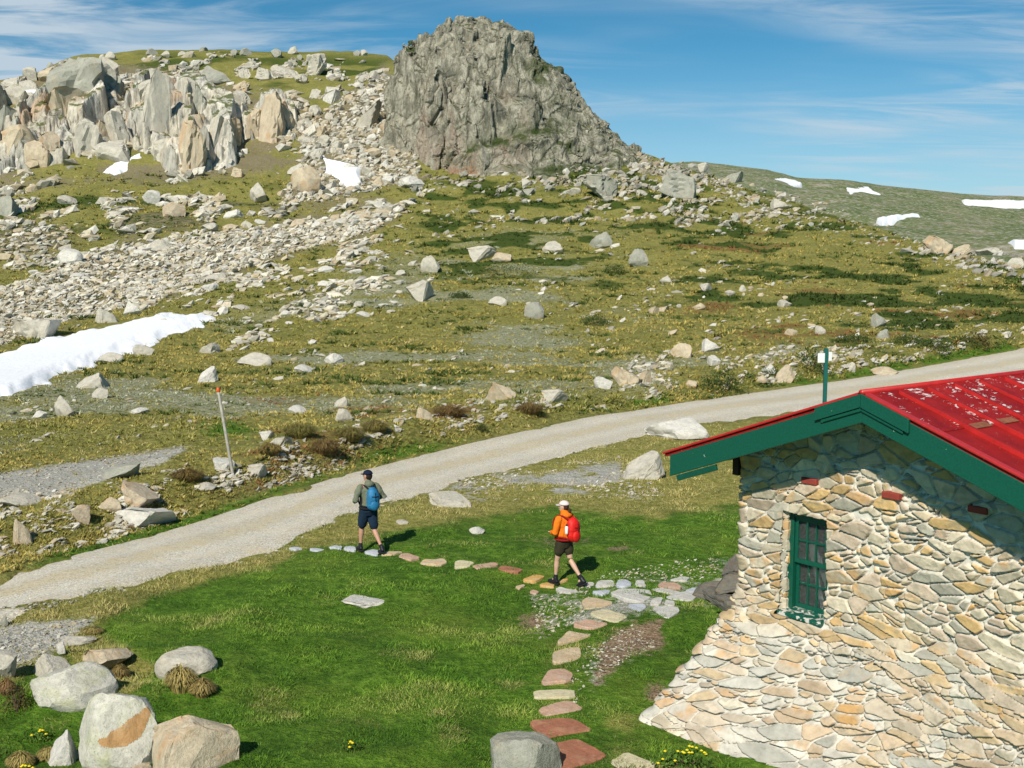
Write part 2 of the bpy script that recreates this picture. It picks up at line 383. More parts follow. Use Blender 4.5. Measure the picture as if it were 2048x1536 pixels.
def build_ground():
    tt = np.concatenate([np.linspace(-1.6, -.56, 50)[:-1], np.linspace(-.56, .56, 500), np.linspace(.56, 1.6, 50)[1:]])
    vv = np.concatenate([np.exp(np.linspace(math.log(1.0), math.log(12.5), 40))[:-1],
                         14336/np.linspace(14336/12.5, 14336/62, 330)[:-1],
                         np.linspace(62, 260, 330)[:-1], np.exp(np.linspace(math.log(260), math.log(1100), 150))[:-1], np.exp(np.linspace(math.log(1100), math.log(6000), 14))])
    T, YY = np.meshgrid(tt, vv); X = T*YY
    Z = terrain(X, YY)
    ny, nx = X.shape; i = np.arange(ny*nx).reshape(ny, nx)
    Fq = np.stack([i[:-1, :-1], i[:-1, 1:], i[1:, 1:], i[1:, :-1]], -1).reshape(-1, 4)
    V = np.stack([X, YY, Z], -1).reshape(-1, 3)
    me = mesh_np('ground', V, Fq, True)
    M, far = masks(V[:, 0], V[:, 1], V[:, 2])
    vcol(me, 'ma', np.stack([M[0], M[1], M[2], M[3]], 1)); vcol(me, 'mb', np.stack([M[4], M[5], M[6], M[7]], 1)); vcol(me, 'mc', np.stack([far, far, far, far], 1))
    return link('ground', me, ground_mat())
def ground_mat():
    M = NT('land_cover', .95, .12)
    pos = M.geo().outputs['Position']
    _, lush, grav, dirt, rocky = M.attr('ma'); _, silv, dark, brown, dry = M.attr('mb'); _, far, _, _, _ = M.attr('mc')
    mp = M.n('ShaderNodeMapping'); mp.inputs['Scale'].default_value = (1, 1.0, 2.5); M.l(pos, mp.inputs[0]); w = mp.outputs[0]
    nL = M.noise(w, .35, 5, .65); nM = M.noise(w, 1.3, 5, .65); nS = M.noise(w, 6, 4, .7); nXS = M.noise(w, 22, 3, .75); nF = M.noise(w, .05, 7, .65)
    heath = M.ramp(nM, [(.3, (.15, .15, .035)), (.45, (.36, .31, .09)), (.58, (.25, .25, .065)), (.72, (.46, .39, .15))])
    heath = M.mix(M.ramp(nL, [(.4, 0.), (.62, .6)]), heath, (.16, .175, .04))
    heath = M.mix(M.ramp(nS, [(.42, .7), (.58, 0.)]), heath, (.085, .09, .02))
    heath = M.mix(M.ramp(nXS, [(.55, 0.), (.7, .5)]), heath, (.5, .44, .22))
    c = heath
    def lay(c, m, col, nz=nS, k=.5):
        f = M.math('ADD', m, M.math('MULTIPLY', M.math('SUBTRACT', nz, .5), k*4.5)); f = M.ramp(f, [(.25, 0.), (.75, 1.)])
        f = M.math('MULTIPLY', f, M.ramp(m, [(0., 0.), (.12, 1.)])); return M.mix(f, c, col)
    c = lay(c, M.math('MULTIPLY', silv, .62), M.ramp(nXS, [(.36, (.13, .14, .06)), (.5, (.3, .31, .2)), (.64, (.5, .5, .4))]), nS, .8)
    c = lay(c, M.math('MULTIPLY', brown, .6), (.19, .105, .035), nS, .7)
    c = lay(c, dark, M.ramp(nS, [(.35, (.025, .045, .008)), (.65, (.075, .11, .018))]), nS, .6)
    gr = M.ramp(nS, [(.3, (.035, .085, .007)), (.5, (.085, .18, .015)), (.7, (.17, .27, .035))])
    gr = M.mix(M.ramp(nM, [(.4, .5), (.55, 0.)]), gr, (.028, .075, .006)); gr = M.mix(M.ramp(nL, [(.5, 0.), (.7, .5)]), gr, (.16, .2, .03))
    c = lay(c, lush, gr, nS, .35)
    c = lay(c, dry, M.ramp(nS, [(.35, (.16, .17, .03)), (.65, (.36, .31, .1))]), nM, .6)
    c = lay(c, rocky, M.ramp(nS, [(.35, (.10, .09, .035)), (.6, (.27, .23, .15))]), nM, .7)
    c = lay(c, grav, M.ramp(nXS, [(.35, (.22, .21, .17)), (.5, (.42, .41, .36)), (.65, (.62, .6, .54))]), nS, .5)
    c = lay(c, dirt, M.ramp(nXS, [(.35, (.13, .075, .04)), (.65, (.36, .27, .18))]), nS, .5)
    fc = M.ramp(nF, [(.35, (.08, .12, .035)), (.5, (.13, .16, .06)), (.6, (.2, .19, .11)), (.7, (.32, .3, .24))])
    fc = M.mix(M.ramp(M.noise(w, .35, 4, .7), [(.50, 0.), (.62, .75)]), fc, (.40, .38, .33))
    c = M.mix(far, c, fc)
    M.col(c)
    h = M.math('ADD', M.math('MULTIPLY', nM, 1.0), M.math('ADD', M.math('MULTIPLY', nS, .5), M.math('MULTIPLY', nXS, .22)))
    M.bump(h, .9, .22)
    return M.m
tag(build_ground(), kind='structure')
# ------------------------------------------------------------------ gravel track
def build_track():
    us = np.linspace(-980, 2480, 1050)
    vl_ = np.interp(us, LOu, LOv); vu_ = np.interp(us, UPu, UPv); lo = np.stack([us, vl_+.5*(vl_-520)**2/14336], 1); up = np.stack([us, vu_-.5*(vu_-520)**2/14336], 1)
    k = 26; rows = []
    X0, Y0 = hit(lo[:, 0], lo[:, 1], 0.); X1, Y1 = hit(up[:, 0], up[:, 1], 0.)
    for j in range(k):
        w = j/(k-1); rows.append((X0*(1-w)+X1*w, Y0*(1-w)+Y1*w))
    X = np.array([r[0] for r in rows]); Y = np.array([r[1] for r in rows])
    w = np.linspace(0, 1, k)[:, None]
    Z = terrain(X, Y, 0.)+fbm(X/4.5, Y/4.5, o=3, s=21)*.10*(1-sstep(55, 90, Y))-.03+.02*np.sin(w*math.pi)-.035*np.exp(-((w-.3)/.08)**2)-.035*np.exp(-((w-.72)/.08)**2)+fbm(X/.5, Y/.5, o=3, s=77)*.012-.09*(1-sstep(0, .1, np.minimum(w, 1-w)))
    ny, nx = X.shape; i = np.arange(ny*nx).reshape(ny, nx)
    Fq = np.stack([i[:-1, :-1], i[:-1, 1:], i[1:, 1:], i[1:, :-1]], -1).reshape(-1, 4)
    me = mesh_np('gravel_track', np.stack([X, Y, Z], -1).reshape(-1, 3), Fq, True)
    vcol(me, 'w', np.repeat(np.broadcast_to(w, X.shape).reshape(-1, 1), 3, 1))
    M = NT('track_gravel', .95, .15); pos = M.geo().outputs['Position']
    n1 = M.noise(pos, 28, 3, .8); n2 = M.noise(pos, 2.2, 5, .6); n3 = M.noise(pos, .5, 4, .6); _, ww, _, _, _ = M.attr('w')
    c = M.ramp(n1, [(.35, (.27, .25, .19)), (.5, (.54, .50, .41)), (.65, (.80, .76, .66))])
    c = M.mix(M.ramp(n2, [(.45, 0.), (.65, .5)]), c, (.55, .45, .28))
    mid = M.math('SUBTRACT', 1.0, M.math('MULTIPLY', M.math('ABSOLUTE', M.math('SUBTRACT', ww, .5)), 6.0))
    c = M.mix(M.math('MULTIPLY', M.ramp(M.math('ADD', mid, n2), [(.9, 0.), (1.5, .35)]), 1.), c, (.52, .42, .22))
    c = M.mix(M.ramp(n3, [(.45, 0.), (.7, .3)]), c, (.42, .40, .34)); c = M.mix(M.ramp(M.noise(pos, 9, 3, .7), [(.56, 0.), (.62, .5)]), c, (.3, .27, .2))
    rut = M.ramp(ww, [(.18, 0.), (.30, .45), (.42, 0.), (.60, 0.), (.72, .45), (.84, 0.)]); c = M.mix(M.math('MULTIPLY', rut, n2), c, (.74, .71, .62))
    M.col(c); M.bump(M.math('ADD', n1, n2), .6, .03)
    o = link('gravel_track', me, M.m); tag(o, kind='structure')
build_track()
# ------------------------------------------------------------------ snow
snow_m = (lambda M: (M.col(M.mix(M.ramp(M.noise(M.geo().outputs['Position'], 1.6, 6, .7), [(.4, 0.), (.7, .4)]), (.84, .86, .9), (.72, .75, .8))), M.bump(M.noise(M.geo().outputs['Position'], 3.5, 5), .5, .12), M.m)[2])(NT('old_snow', .7, .3))
def snow(poly, label, th=.35, step=3.0):
    us = [p[0] for p in poly]; vs = [p[1] for p in poly]
    sx = max(step, (max(us)-min(us))/170); sy = min(step, max(.6, (max(vs)-min(vs))/30))
    U, Vv = np.meshgrid(np.arange(min(us)-12, max(us)+13, sx), np.arange(min(vs)-10, max(vs)+11, sy))
    X, Y = hit(U.ravel(), Vv.ravel(), 0.); X = X.reshape(U.shape); Y = Y.reshape(U.shape)
    wob = fbm(U/34, Vv/14, o=3, s=91)*min(12, (max(vs)-min(vs))*.25)
    d = np.where(inpoly(U, Vv, poly), 1, -1)*pdist(U, Vv, poly)+wob
    ok = (d > -9.) & np.isfinite(X)
    ny, nx = U.shape; m = ok[:-1, :-1] & ok[1:, :-1] & ok[1:, 1:] & ok[:-1, 1:]
    dy = np.abs(Y[1:, :-1]-Y[:-1, :-1]); m &= dy < np.nanmedian(dy)*12+3
    X = np.nan_to_num(X, nan=1.); Y = np.nan_to_num(Y, nan=100.)
    dv = min(14., max(3., (max(vs)-min(vs))*.12)); Z = terrain(X, Y, .0)+.06+np.where(d > 0, np.clip(d/dv, 0, 1), np.clip(d/dv*1.6, -1.6, 0))*th+np.clip(d/dv, 0, 1)*fbm(X/7, Y/7, o=2, s=93)*th*.3
    i = np.arange(ny*nx).reshape(ny, nx)
    Fq = np.stack([i[:-1, :-1], i[1:, :-1], i[1:, 1:], i[:-1, 1:]], -1)[m]
    used = np.unique(Fq); mp = np.full(ny*nx, -1); mp[used] = np.arange(len(used))
    V = np.stack([X, Y, Z], -1).reshape(-1, 3)[used]; c = V.mean(0); V = V-c
    me = mesh_np('snow_patch', V, mp[Fq], True)
    o = link('snow_patch', me, snow_m, loc=tuple(c)); tag(o, label, 'snow patch', 'patches of old snow on the slopes')
snow([(-60, 830), (0, 800), (60, 780), (120, 748), (200, 720), (250, 705), (300, 690), (390, 660), (430, 638), (400, 628), (330, 628), (240, 645), (140, 668), (60, 690), (0, 712), (-60, 725)], 'long white snow bank across the lower left slope, largest of all', .28)
snow([(196, 347), (235, 322), (262, 303), (280, 285), (290, 298), (287, 320), (262, 337), (225, 350)], 'small curved snow patch at the foot of the tall pale slabs', .6, 2)
snow([(628, 303), (660, 314), (690, 330), (722, 342), (718, 360), (690, 366), (665, 358), (645, 335)], 'snow patch in the rubble left of the craggy peak', .6, 2)
snow([(38, 186), (60, 178), (87, 178), (87, 196), (55, 197)], 'small square snow patch near the left skyline', .6, 1.5)
snow([(-20, 198), (12, 198), (14, 207), (-20, 214)], 'sliver of snow cut by the left edge near the skyline', .6, 1.5)
snow([(1517, 360), (1590, 364), (1607, 371), (1590, 381), (1540, 373)], 'leftmost snow patch high on the distant hill', 2.2, 1.5)
snow([(1640, 372), (1668, 370), (1668, 376), (1640, 377)], 'tiny snow spot between two larger patches on distant hill', 1.5, 1.)
snow([(1686, 377), (1735, 378), (1767, 390), (1760, 395), (1700, 390)], 'ragged snow patch in the middle of the distant hill', 2.2, 1.5)
snow([(1920, 403), (2080, 402), (2080, 411), (1930, 409)], 'long thin snow strip on distant hill at right edge', 2, 1.5)
snow([(1755, 437), (1800, 433), (1838, 429), (1842, 437), (1800, 442), (1765, 444)], 'low snow streak near the foot of the distant hill', 2, 1.5)
snow([(2015, 486), (2080, 485), (2080, 494), (2030, 493)], 'lowest snow sliver in the valley at right edge', 2, 1.)

def build_crag():
    u0, u1, v0, v1 = -140, 640, 118, 372
    uu = np.arange(u0, u1, 1.6); tt = ray(uu, 0*uu+300)[0]
    yy = np.arange(150, 262, .42)
    T, Y = np.meshgrid(tt, yy); X = T*Y
    Z = terrain(X, Y, .5); u, v = proj(X, Y, Z)
    wx = fbm(X/7, Y/9, o=3, s=401)*2.2
    lean = (Y*.16)
    a1, t1, d1, i1 = facet((X+wx+lean)/7.5, (Y+wx)/13., 0., 402, 3.4)
    a2, t2, d2, i2 = facet((X+wx*.6+lean)/3.1, (Y)/5.6, 0., 403, 2.0)
    a3, t3, d3, i3 = facet(X/1.3, Y/2.6, 0., 404, .7)
    n = fbm(X/15, Y/15, o=3, s=405)
    m = np.maximum.reduce([soft(u, v+8*n, [(-140, 190), (60, 190), (100, 145), (225, 150), (245, 215), (180, 270), (150, 330), (60, 345), (-140, 395)], 14), soft(u, v+8*n, [(245, 215), (290, 185), (400, 190), (475, 240), (475, 330), (400, 350), (330, 345), (300, 310), (240, 310)], 12), soft(u, v+6*n, [(478, 205), (595, 195), (600, 280), (480, 290)], 8)*.8])
    h = m*(2.6+a1*2.1+t1*1.2+a2*1.0+t2*.8+a3*.35+t3*.3)-(1-m)*4.5-.3-np.where(d1 < .05, 1.6, 0)*m-np.where(d2 < .06, .9, 0)*m+fbm(X/1.2, Y/2.5, o=3, s=406)*.35
    for _ in range(2): hp_ = np.pad(h, 1, mode='edge'); h = (hp_[1:-1, 1:-1]*2+hp_[:-2, 1:-1]+hp_[2:, 1:-1]+hp_[1:-1, :-2]+hp_[1:-1, 2:])/6
    h = h*(1-.65*sstep(205, 235, Y))
    Z2 = Z+np.minimum(h, 5.)
    keep = (m > .02) & (Z2 > Z-1.2)
    ny, nx = X.shape; i = np.arange(ny*nx).reshape(ny, nx); k = keep[:-1, :-1] | keep[1:, :-1] | keep[1:, 1:] | keep[:-1, 1:]
    Fq = np.stack([i[:-1, :-1], i[:-1, 1:], i[1:, 1:], i[1:, :-1]], -1)[k]; used = np.unique(Fq); mp = np.full(ny*nx, -1); mp[used] = np.arange(len(used))
    V = np.stack([X, Y, Z2], -1).reshape(-1, 3)[used]; c0 = V.mean(0)
    me = mesh_np('granite_crag', V-c0, mp[Fq], False)
    pal = np.array([(.50, .48, .42), (.55, .53, .47), (.42, .41, .36), (.50, .47, .39), (.45, .41, .34), (.34, .33, .29)])
    kk = np.minimum((i2*6).astype(int), 5); c = pal[kk]*(.85+.3*((i1*17.3) % 1))[..., None]; rust = (((i1*31.7) % 1) > .82)*sstep(-.1, .3, fbm(X/4, Y/9, o=3, s=407))
    c = c*(1-.55*rust[..., None])+np.array((.52, .34, .2))*.55*rust[..., None]
    vcol(me, 'c', c.reshape(-1, 3)[used])
    M = NT('crag_granite', .95, .12); pos = M.geo().outputs['Position']; cc, *_ = M.attr('c')
    mp_ = M.n('ShaderNodeMapping'); mp_.inputs['Scale'].default_value = (1, .5, .3); M.l(pos, mp_.inputs[0]); st = M.noise(mp_.outputs[0], 1.6, 6, .7); n1 = M.noise(pos, .45, 5, .65)
    c = M.mix(1., cc, M.ramp(st, [(.34, (.45, .45, .42)), (.5, (.95, .94, .92)), (.66, (1.25, 1.23, 1.2))]), 'MULTIPLY')
    g = M.geo(); sx3 = M.n('ShaderNodeSeparateXYZ'); M.l(g.outputs['True Normal'], sx3.inputs[0])
    kx = M.math('ADD', sx3.outputs[2], M.math('MULTIPLY', M.math('SUBTRACT', n1, .5), 1.6)); c = M.mix(M.ramp(kx, [(.80, 0.), (.92, .9)]), c, (.075, .095, .022))
    M.col(c); M.bump(st, .7, .4)
    o = link('granite_crag', me, M.m, loc=tuple(c0)); tag(o, 'fractured pale granite crags running along the upper left of the mountainside', 'crag')
build_crag()
# ------------------------------------------------------------------ rocks
RM = {
 'pale': rock_mat('pale_granite', (.52, .49, .41), (.20, .20, .18), (.5, .40, .26), .4, .55),
 'white': rock_mat('bleached_granite', (.62, .60, .54), (.26, .26, .24), (.55, .48, .36), .3, .5),
 'tan': rock_mat('tan_granite', (.54, .46, .33), (.2, .17, .12), (.5, .28, .12), .7, .3),
 'orange': rock_mat('iron_stained_granite', (.52, .44, .32), (.2, .17, .12), (.50, .29, .14), .7, .4),
 'grey': rock_mat('weathered_granite', (.36, .36, .30), (.13, .14, .11), (.36, .27, .17), .35, .55),
 'lichen': rock_mat('lichened_granite', (.58, .56, .48), (.13, .14, .11), (.45, .46, .24), .6, .6, sc=1.5),
}
def rock_shape(seed, sub=3, n=9, tall=False, rough=.07, round_=0., deep_=0.):
    rg = np.random.default_rng(seed)
    bm = bmesh.new(); bmesh.ops.create_icosphere(bm, subdivisions=sub, radius=1.0)
    V = np.array([v.co[:] for v in bm.verts]); Fc = np.array([[v.index for v in f.verts] for f in bm.faces]); bm.free()
    V0 = V.copy()
    for k in range(n):
        d = rg.normal(size=3); d /= np.linalg.norm(d)
        if tall: d[2] *= .35; d /= np.linalg.norm(d)
        h = rg.uniform(.5-deep_, .85-deep_)*(1-round_)+round_*rg.uniform(.82, .95)
        s = V @ d; ex = np.maximum(s-h, 0); V -= ex[:, None]*d*.96
    V += V0*(fbm(V0[:, 0]*1.4+seed, V0[:, 1]*1.4, V0[:, 2]*1.4, 3, seed)*rough*1.6)[:, None]
    if sub >= 3: V += V0*(fbm(V0[:, 0]*5+seed, V0[:, 1]*5, V0[:, 2]*(5 if not tall else 2), 4, seed+5)*rough*.9)[:, None]
    mn, mx = V.min(0), V.max(0)
    V = (V-(mn+mx)/2)/((mx-mn)/2)      # unit half extents
    V[:, 2] += 1                       # base at z=0, top z=2
    return V, Fc
def auto_smooth(me, ang=35):
    bm = bmesh.new(); bm.from_mesh(me)
    for e in bm.edges:
        e.smooth = not (len(e.link_faces) == 2 and e.calc_face_angle(0) > R(ang))
    for f in bm.faces: f.smooth = True
    bm.to_mesh(me); bm.free()
PROTO = {}
def proto(kind, i, tone):
    key = (kind, i, tone)
    if key not in PROTO:
        a = dict(round=dict(n=12, round_=.62, rough=.06), ang=dict(n=13, rough=.05, deep_=.18), slab=dict(n=12, rough=.07, deep_=.12), tall=dict(n=14, tall=True, rough=.05, deep_=.22), far=dict(n=9, rough=.08, deep_=.15))[kind]
        V, Fc = rock_shape(100+i*7+len(kind)*31, sub=(2 if kind == 'far' else 4 if kind in ('round', 'ang', 'tall', 'slab') else 3), **a)
        if kind == 'tall':   # vertical clefts
            r = fbm(V[:, 0]*2.6+i, V[:, 1]*2.6, V[:, 2]*.3, 2, 40+i); V[:, :2] *= (1-.22*sstep(.06, .16, r))[:, None]
        me = mesh_np('boulder', V, Fc); auto_smooth(me, 17); me.materials.append(RM[tone]); PROTO[key] = me
    return PROTO[key]
ROCKS = []
def rock(u, vb, w, h, kind, tone, label=None, cat='boulder', tilt=0, dz=.24, deep=.8, name='boulder', seed=None, group=None):
    X, Y = hit([u], [vb-h*.12], 0.); Y = float(Y[0]); X = float(X[0])
    if not np.isfinite(Y): return None
    if 380 < vb < 1000: w, h = w*.88, h*.88
    if vb > 1400: w, h = w*.94, h*.94
    W = w*Y/2240*1.05; e = abs(float(ray(u, vb)[1]))
    H = max(h*Y/2240-(e*W*deep*.35 if Y < 60 else 0), h*Y/2240*.45)
    seed = seed if seed is not None else int(u*7+vb*3) % 997
    i = seed % 9
    dz = dz+.10*(Y < 150); me = proto(kind, i, tone)
    o = bpy.data.objects.new(name, me); COL.objects.link(o)
    Y += W*deep*.35; X = X*Y/(Y-W*deep*.35)
    Hs = H/(2-2*dz)
    z = float(terrain(np.array([X]), np.array([Y]))[0])
    zr = float(terrain(np.array([X]), np.array([Y-W*.35]))[0])
    o.location = (X, Y, min(z, zr+.1*H)-Hs*2*dz*.9); o.scale = (W/2, W/2*deep, Hs)
    rz = {0: 0, 1: .25, 2: -.25, 3: math.pi, 4: math.pi+.2}[seed % 5]
    o.rotation_euler = (0, tilt, rz)
    if tilt and rz > 2: o.rotation_euler = (0, -tilt, rz)
    ROCKS.append((o, u, vb, w, h, kind, tone, label))
    if label: tag(o, label, cat, group or 'granite boulders on the hillside')
    return o
HR = [  # near boulders
 (242, 1545, 195, 185, 'round', 'lichen', 'large round speckled boulder with an orange flake scar at bottom left', 0),
 (150, 1430, 185, 98, 'round', 'lichen', 'long pale lichened boulder sloping behind the large round boulder', 0),
 (108, 1362, 84, 60, 'ang', 'pale', 'pale block at the upper end of the long lichened boulder', 0),
 (126, 1512, 64, 82, 'ang', 'white', 'small upright pale boulder against the left side of the large round boulder', 0),
 (385, 1585, 190, 128, 'ang', 'tan', 'smooth pinkish tan boulder cut by the bottom edge, right of the large round boulder', .1),
 (10, 1372, 56, 60, 'ang', 'pale', 'pale boulder cut by the left edge above the long lichened boulder', 0),
 (205, 1345, 100, 52, 'slab', 'tan', 'flat tan slab resting above the long lichened boulder', .1),
 (123, 1318, 28, 28, 'ang', 'white', 'fist shaped white stone left of the flat tan slab', 0),
 (382, 1370, 126, 66, 'round', 'pale', 'low domed boulder with straw coloured tussock growing over its front', -.12),
 (155, 1287, 74, 22, 'slab', 'pale', 'flat pale stone sunk in grey gravel at left', 0),
 (1048, 1575, 156, 118, 'round', 'grey', 'smooth grey boulder cut by the bottom edge beside the red stepping stones', 0),
 (728, 1207, 90, 18, 'slab', 'white', 'long flat white stone lying alone in the green lawn', 0),
 (955, 1068, 33, 15, 'slab', 'white', 'small white stone in the grass between the two walkers', 0),
 (900, 1020, 98, 30, 'slab', 'pale', 'low pale boulder beside the track between the walkers', 0),
 (1285, 968, 98, 62, 'ang', 'pale', 'pointed pale boulder left of the hut eave', 0),
 (1352, 884, 152, 52, 'ang', 'white', 'broad white speckled rock where the track passes behind the eave', 0),
 (8, 1242, 16, 24, 'ang', 'grey', 'small dark stone on the track edge at left border', 0),
 (284, 1545, 44, 24, 'slab', 'tan', 'little tan stone between the round and the smooth boulder at bottom', 0),
 (765, 1004, 36, 20, 'ang', 'white', 'small white triangular stone just right of the man in the blue backpack', 0),
 (655, 1052, 36, 14, 'slab', 'pale', 'low stone by the track left of the man in the blue backpack', 0),
 (805, 1048, 26, 9, 'slab', 'pale', 'flat stone in grass just beyond the shadow of the man', 0),
 (285, 1062, 126, 46, 'ang', 'white', 'large bluish white boulder beside the near verge of the track', .08),
 (163, 1047, 38, 38, 'ang', 'orange', 'square orange stained block left of the bluish white boulder', 0),
 (47, 1090, 38, 52, 'ang', 'tan', 'upright tan block near the left edge above the track', 0),
 (268, 1008, 84, 34, 'slab', 'orange', 'tilted orange slab on the rubble bank', .35),
 (228, 1023, 46, 30, 'ang', 'tan', 'tan block beneath the tilted orange slab', 0),
 (250, 962, 92, 36, 'ang', 'grey', 'grey wedge shaped slab at the end of the gravel strip', -.2),
 (440, 936, 52, 28, 'slab', 'white', 'tilted white slab just left of the marker pole foot', .35),
 (516, 967, 44, 32, 'ang', 'pale', 'rounded pale block right of the marker pole foot', 0),
 (414, 986, 46, 19, 'slab', 'pale', 'low pale stone below the marker pole', 0),
 (565, 894, 48, 24, 'ang', 'pale', 'pale boulder on top of the bank right of the marker pole', 0),
 (534, 880, 36, 22, 'ang', 'white', 'white stone left of the pale boulder on the bank top', 0),
 (687, 847, 38, 32, 'ang', 'pale', 'squarish pale boulder on the bank above the man', 0),
 (683, 814, 32, 22, 'ang', 'pale', 'pale stone directly above the squarish boulder on the bank', 0),
 (595, 828, 36, 20, 'slab', 'white', 'white slab on the slope up and right of the marker pole', 0),
 (850, 848, 42, 30, 'ang', 'tan', 'tan angular boulder with dark underside left of the big tan one', 0),
 (997, 813, 66, 44, 'ang', 'tan', 'big tan angular boulder perched on the bank above the track', .15),
 (1108, 807, 58, 30, 'ang', 'pale', 'pair shaped pale rock right of the big tan boulder', 0),
 (1206, 777, 42, 24, 'slab', 'white', 'bright split stone under the sloping tan slab', 0),
 (1244, 772, 74, 38, 'slab', 'tan', 'sloping tan slab above the track near the centre right', .3),
 (1290, 768, 28, 30, 'ang', 'tan', 'small block leaning at the right end of the sloping tan slab', 0),
 (1360, 720, 50, 32, 'ang', 'tan', 'tan boulder on the slope left of the signpost', .2),
 (1420, 708, 42, 28, 'ang', 'white', 'white boulder right of the tan one, above the dark bush', 0),
 (1428, 736, 28, 22, 'ang', 'white', 'small white stone touching the dark bush', 0),
 (1536, 742, 36, 22, 'ang', 'white', 'white stone between dark bush and signpost', 0),
 (1572, 768, 48, 36, 'ang', 'tan', 'tan boulder just left of the signpost', -.2),
 (1520, 765, 30, 18, 'ang', 'tan', 'small tan stone at the foot of the dark bush', 0),
 (1382, 765, 30, 16, 'slab', 'tan', 'dark tan stone at the left foot of the dark bush', 0),
 (1770, 750, 62, 18, 'slab', 'tan', 'flat tan stone on the far verge right of the signpost', 0),
 (1698, 742, 28, 18, 'ang', 'pale', 'pale stone just right of the signpost', 0),
 (1758, 656, 36, 28, 'ang', 'grey', 'curved grey stone beside a mat of green scrub at right', 0),
 (1765, 680, 30, 20, 'ang', 'grey', 'grey stone just below the curved one at right', 0),
 (1640, 673, 22, 18, 'ang', 'pale', 'single pale stone on the heath above the signpost', 0),
 (40, 1012, 72, 24, 'slab', 'pale', 'broad flat pale stone on the bank near the left edge', 0),
 (143, 840, 46, 52, 'ang', 'pale', 'leaning pale boulder below the large snow bank', -.45),
 (187, 780, 72, 34, 'ang', 'pale', 'broad pale boulder directly under the large snow bank', 0),
 (201, 802, 36, 24, 'ang', 'pale', 'pale stone below the broad boulder under the snow bank', 0),
 (415, 770, 46, 36, 'ang', 'white', 'white block on the slope above the marker pole top', 0),
 (512, 733, 78, 27, 'slab', 'pale', 'low wide grey white boulder in the silvery heath', 0),
 (420, 706, 42, 22, 'slab', 'pale', 'low stone below the tip of the large snow bank', 0),
 (288, 712, 48, 22, 'slab', 'pale', 'low boulder poking out of the lower edge of the snow bank', 0),
 (222, 727, 56, 20, 'slab', 'pale', 'flat boulder bordering the underside of the snow bank', 0),
 (82, 838, 36, 18, 'slab', 'white', 'slanted white stone low on the left slope', -.3),
 (280, 828, 42, 13, 'slab', 'white', 'thin white slab left of the marker pole top', -.2),
 (850, 610, 62, 42, 'ang', 'pale', 'pale leaning boulder in the middle of the slope', -.25),
 (1068, 644, 44, 34, 'round', 'grey', 'round grey boulder in the middle of the heath', 0),
 (672, 728, 42, 22, 'slab', 'white', 'white tilted stone mid slope above the bank', -.25),
 (607, 746, 40, 16, 'slab', 'white', 'flat white stone mid slope left of the tilted one', 0),
 (1278, 537, 44, 38, 'ang', 'grey', 'grey boulder on the heath below the right shoulder of the peak', 0),
 (1202, 498, 50, 34, 'ang', 'grey', 'grey block on the heath left of the shoulder boulder', 0),
 (1200, 408, 76, 50, 'tall', 'grey', 'blocky grey outcrop below the right flank of the peak', 0),
 (1353, 408, 92, 62, 'tall', 'grey', 'broad grey outcrop on the right ridge', 0),
 (1558, 416, 42, 26, 'ang', 'pale', 'pale rock standing on the falling right ridge', 0),
 (1105, 513, 50, 26, 'slab', 'pale', 'pale slab at right end of the scrubby rock row', 0),
 (965, 521, 72, 32, 'ang', 'pale', 'pale boulder in the middle of the scrubby rock row', 0),
 (1003, 527, 50, 20, 'slab', 'tan', 'tan slab below the middle of the scrubby rock row', 0),
 (870, 546, 44, 36, 'ang', 'pale', 'leaning pale boulder at left end of the scrubby rock row', -.4),
 (1868, 508, 66, 32, 'slab', 'tan', 'dark fronted slab jutting from the right ridge', .3),
 (1922, 511, 50, 22, 'ang', 'tan', 'reddish tan rock right of the jutting ridge slab', 0),
 (1976, 516, 50, 18, 'slab', 'pale', 'low pale rock further right along the ridge', 0),
 (2030, 543, 36, 22, 'ang', 'pale', 'pale rock on the ridge at the right border', 0),
 (995, 618, 42, 18, 'slab', 'pale', 'small pale slab left of the round grey boulder', 0),
 (143, 537, 58, 32, 'round', 'white', 'domed white boulder above the rubble band at left', 0),
 (303, 403, 40, 28, 'ang', 'white', 'white block alone on the green shelf under the slabs', 0),
 (612, 391, 68, 54, 'round', 'tan', 'big tan boulder directly under the central snow patch', 0),
 (322, 509, 52, 26, 'slab', 'pale', 'pale slab at the top of the rubble band', 0),
 (135, 413, 38, 20, 'slab', 'pale', 'low pale stone on the green shelf at left', 0),
 (522, 402, 46, 42, 'ang', 'pale', 'upright pale boulder left of the big tan one', -.3),
 (348, 447, 50, 30, 'ang', 'tan', 'tan boulder below the green shelf', 0),
 (265, 637, 40, 28, 'ang', 'white', 'white boulder touching the upper edge of the snow bank', 0),
 (215, 653, 50, 30, 'ang', 'pale', 'pale boulder left of the white one on the snow bank edge', 0),
 (80, 683, 108, 42, 'slab', 'pale', 'wide flat slab above the snow bank at left', -.15),
 (822, 381, 60, 26, 'slab', 'white', 'pale slab at the left foot of the craggy peak', 0),
]
for r_ in HR:
    rock(r_[0], r_[1], r_[2], r_[3], r_[4], r_[5], r_[6], tilt=r_[7])
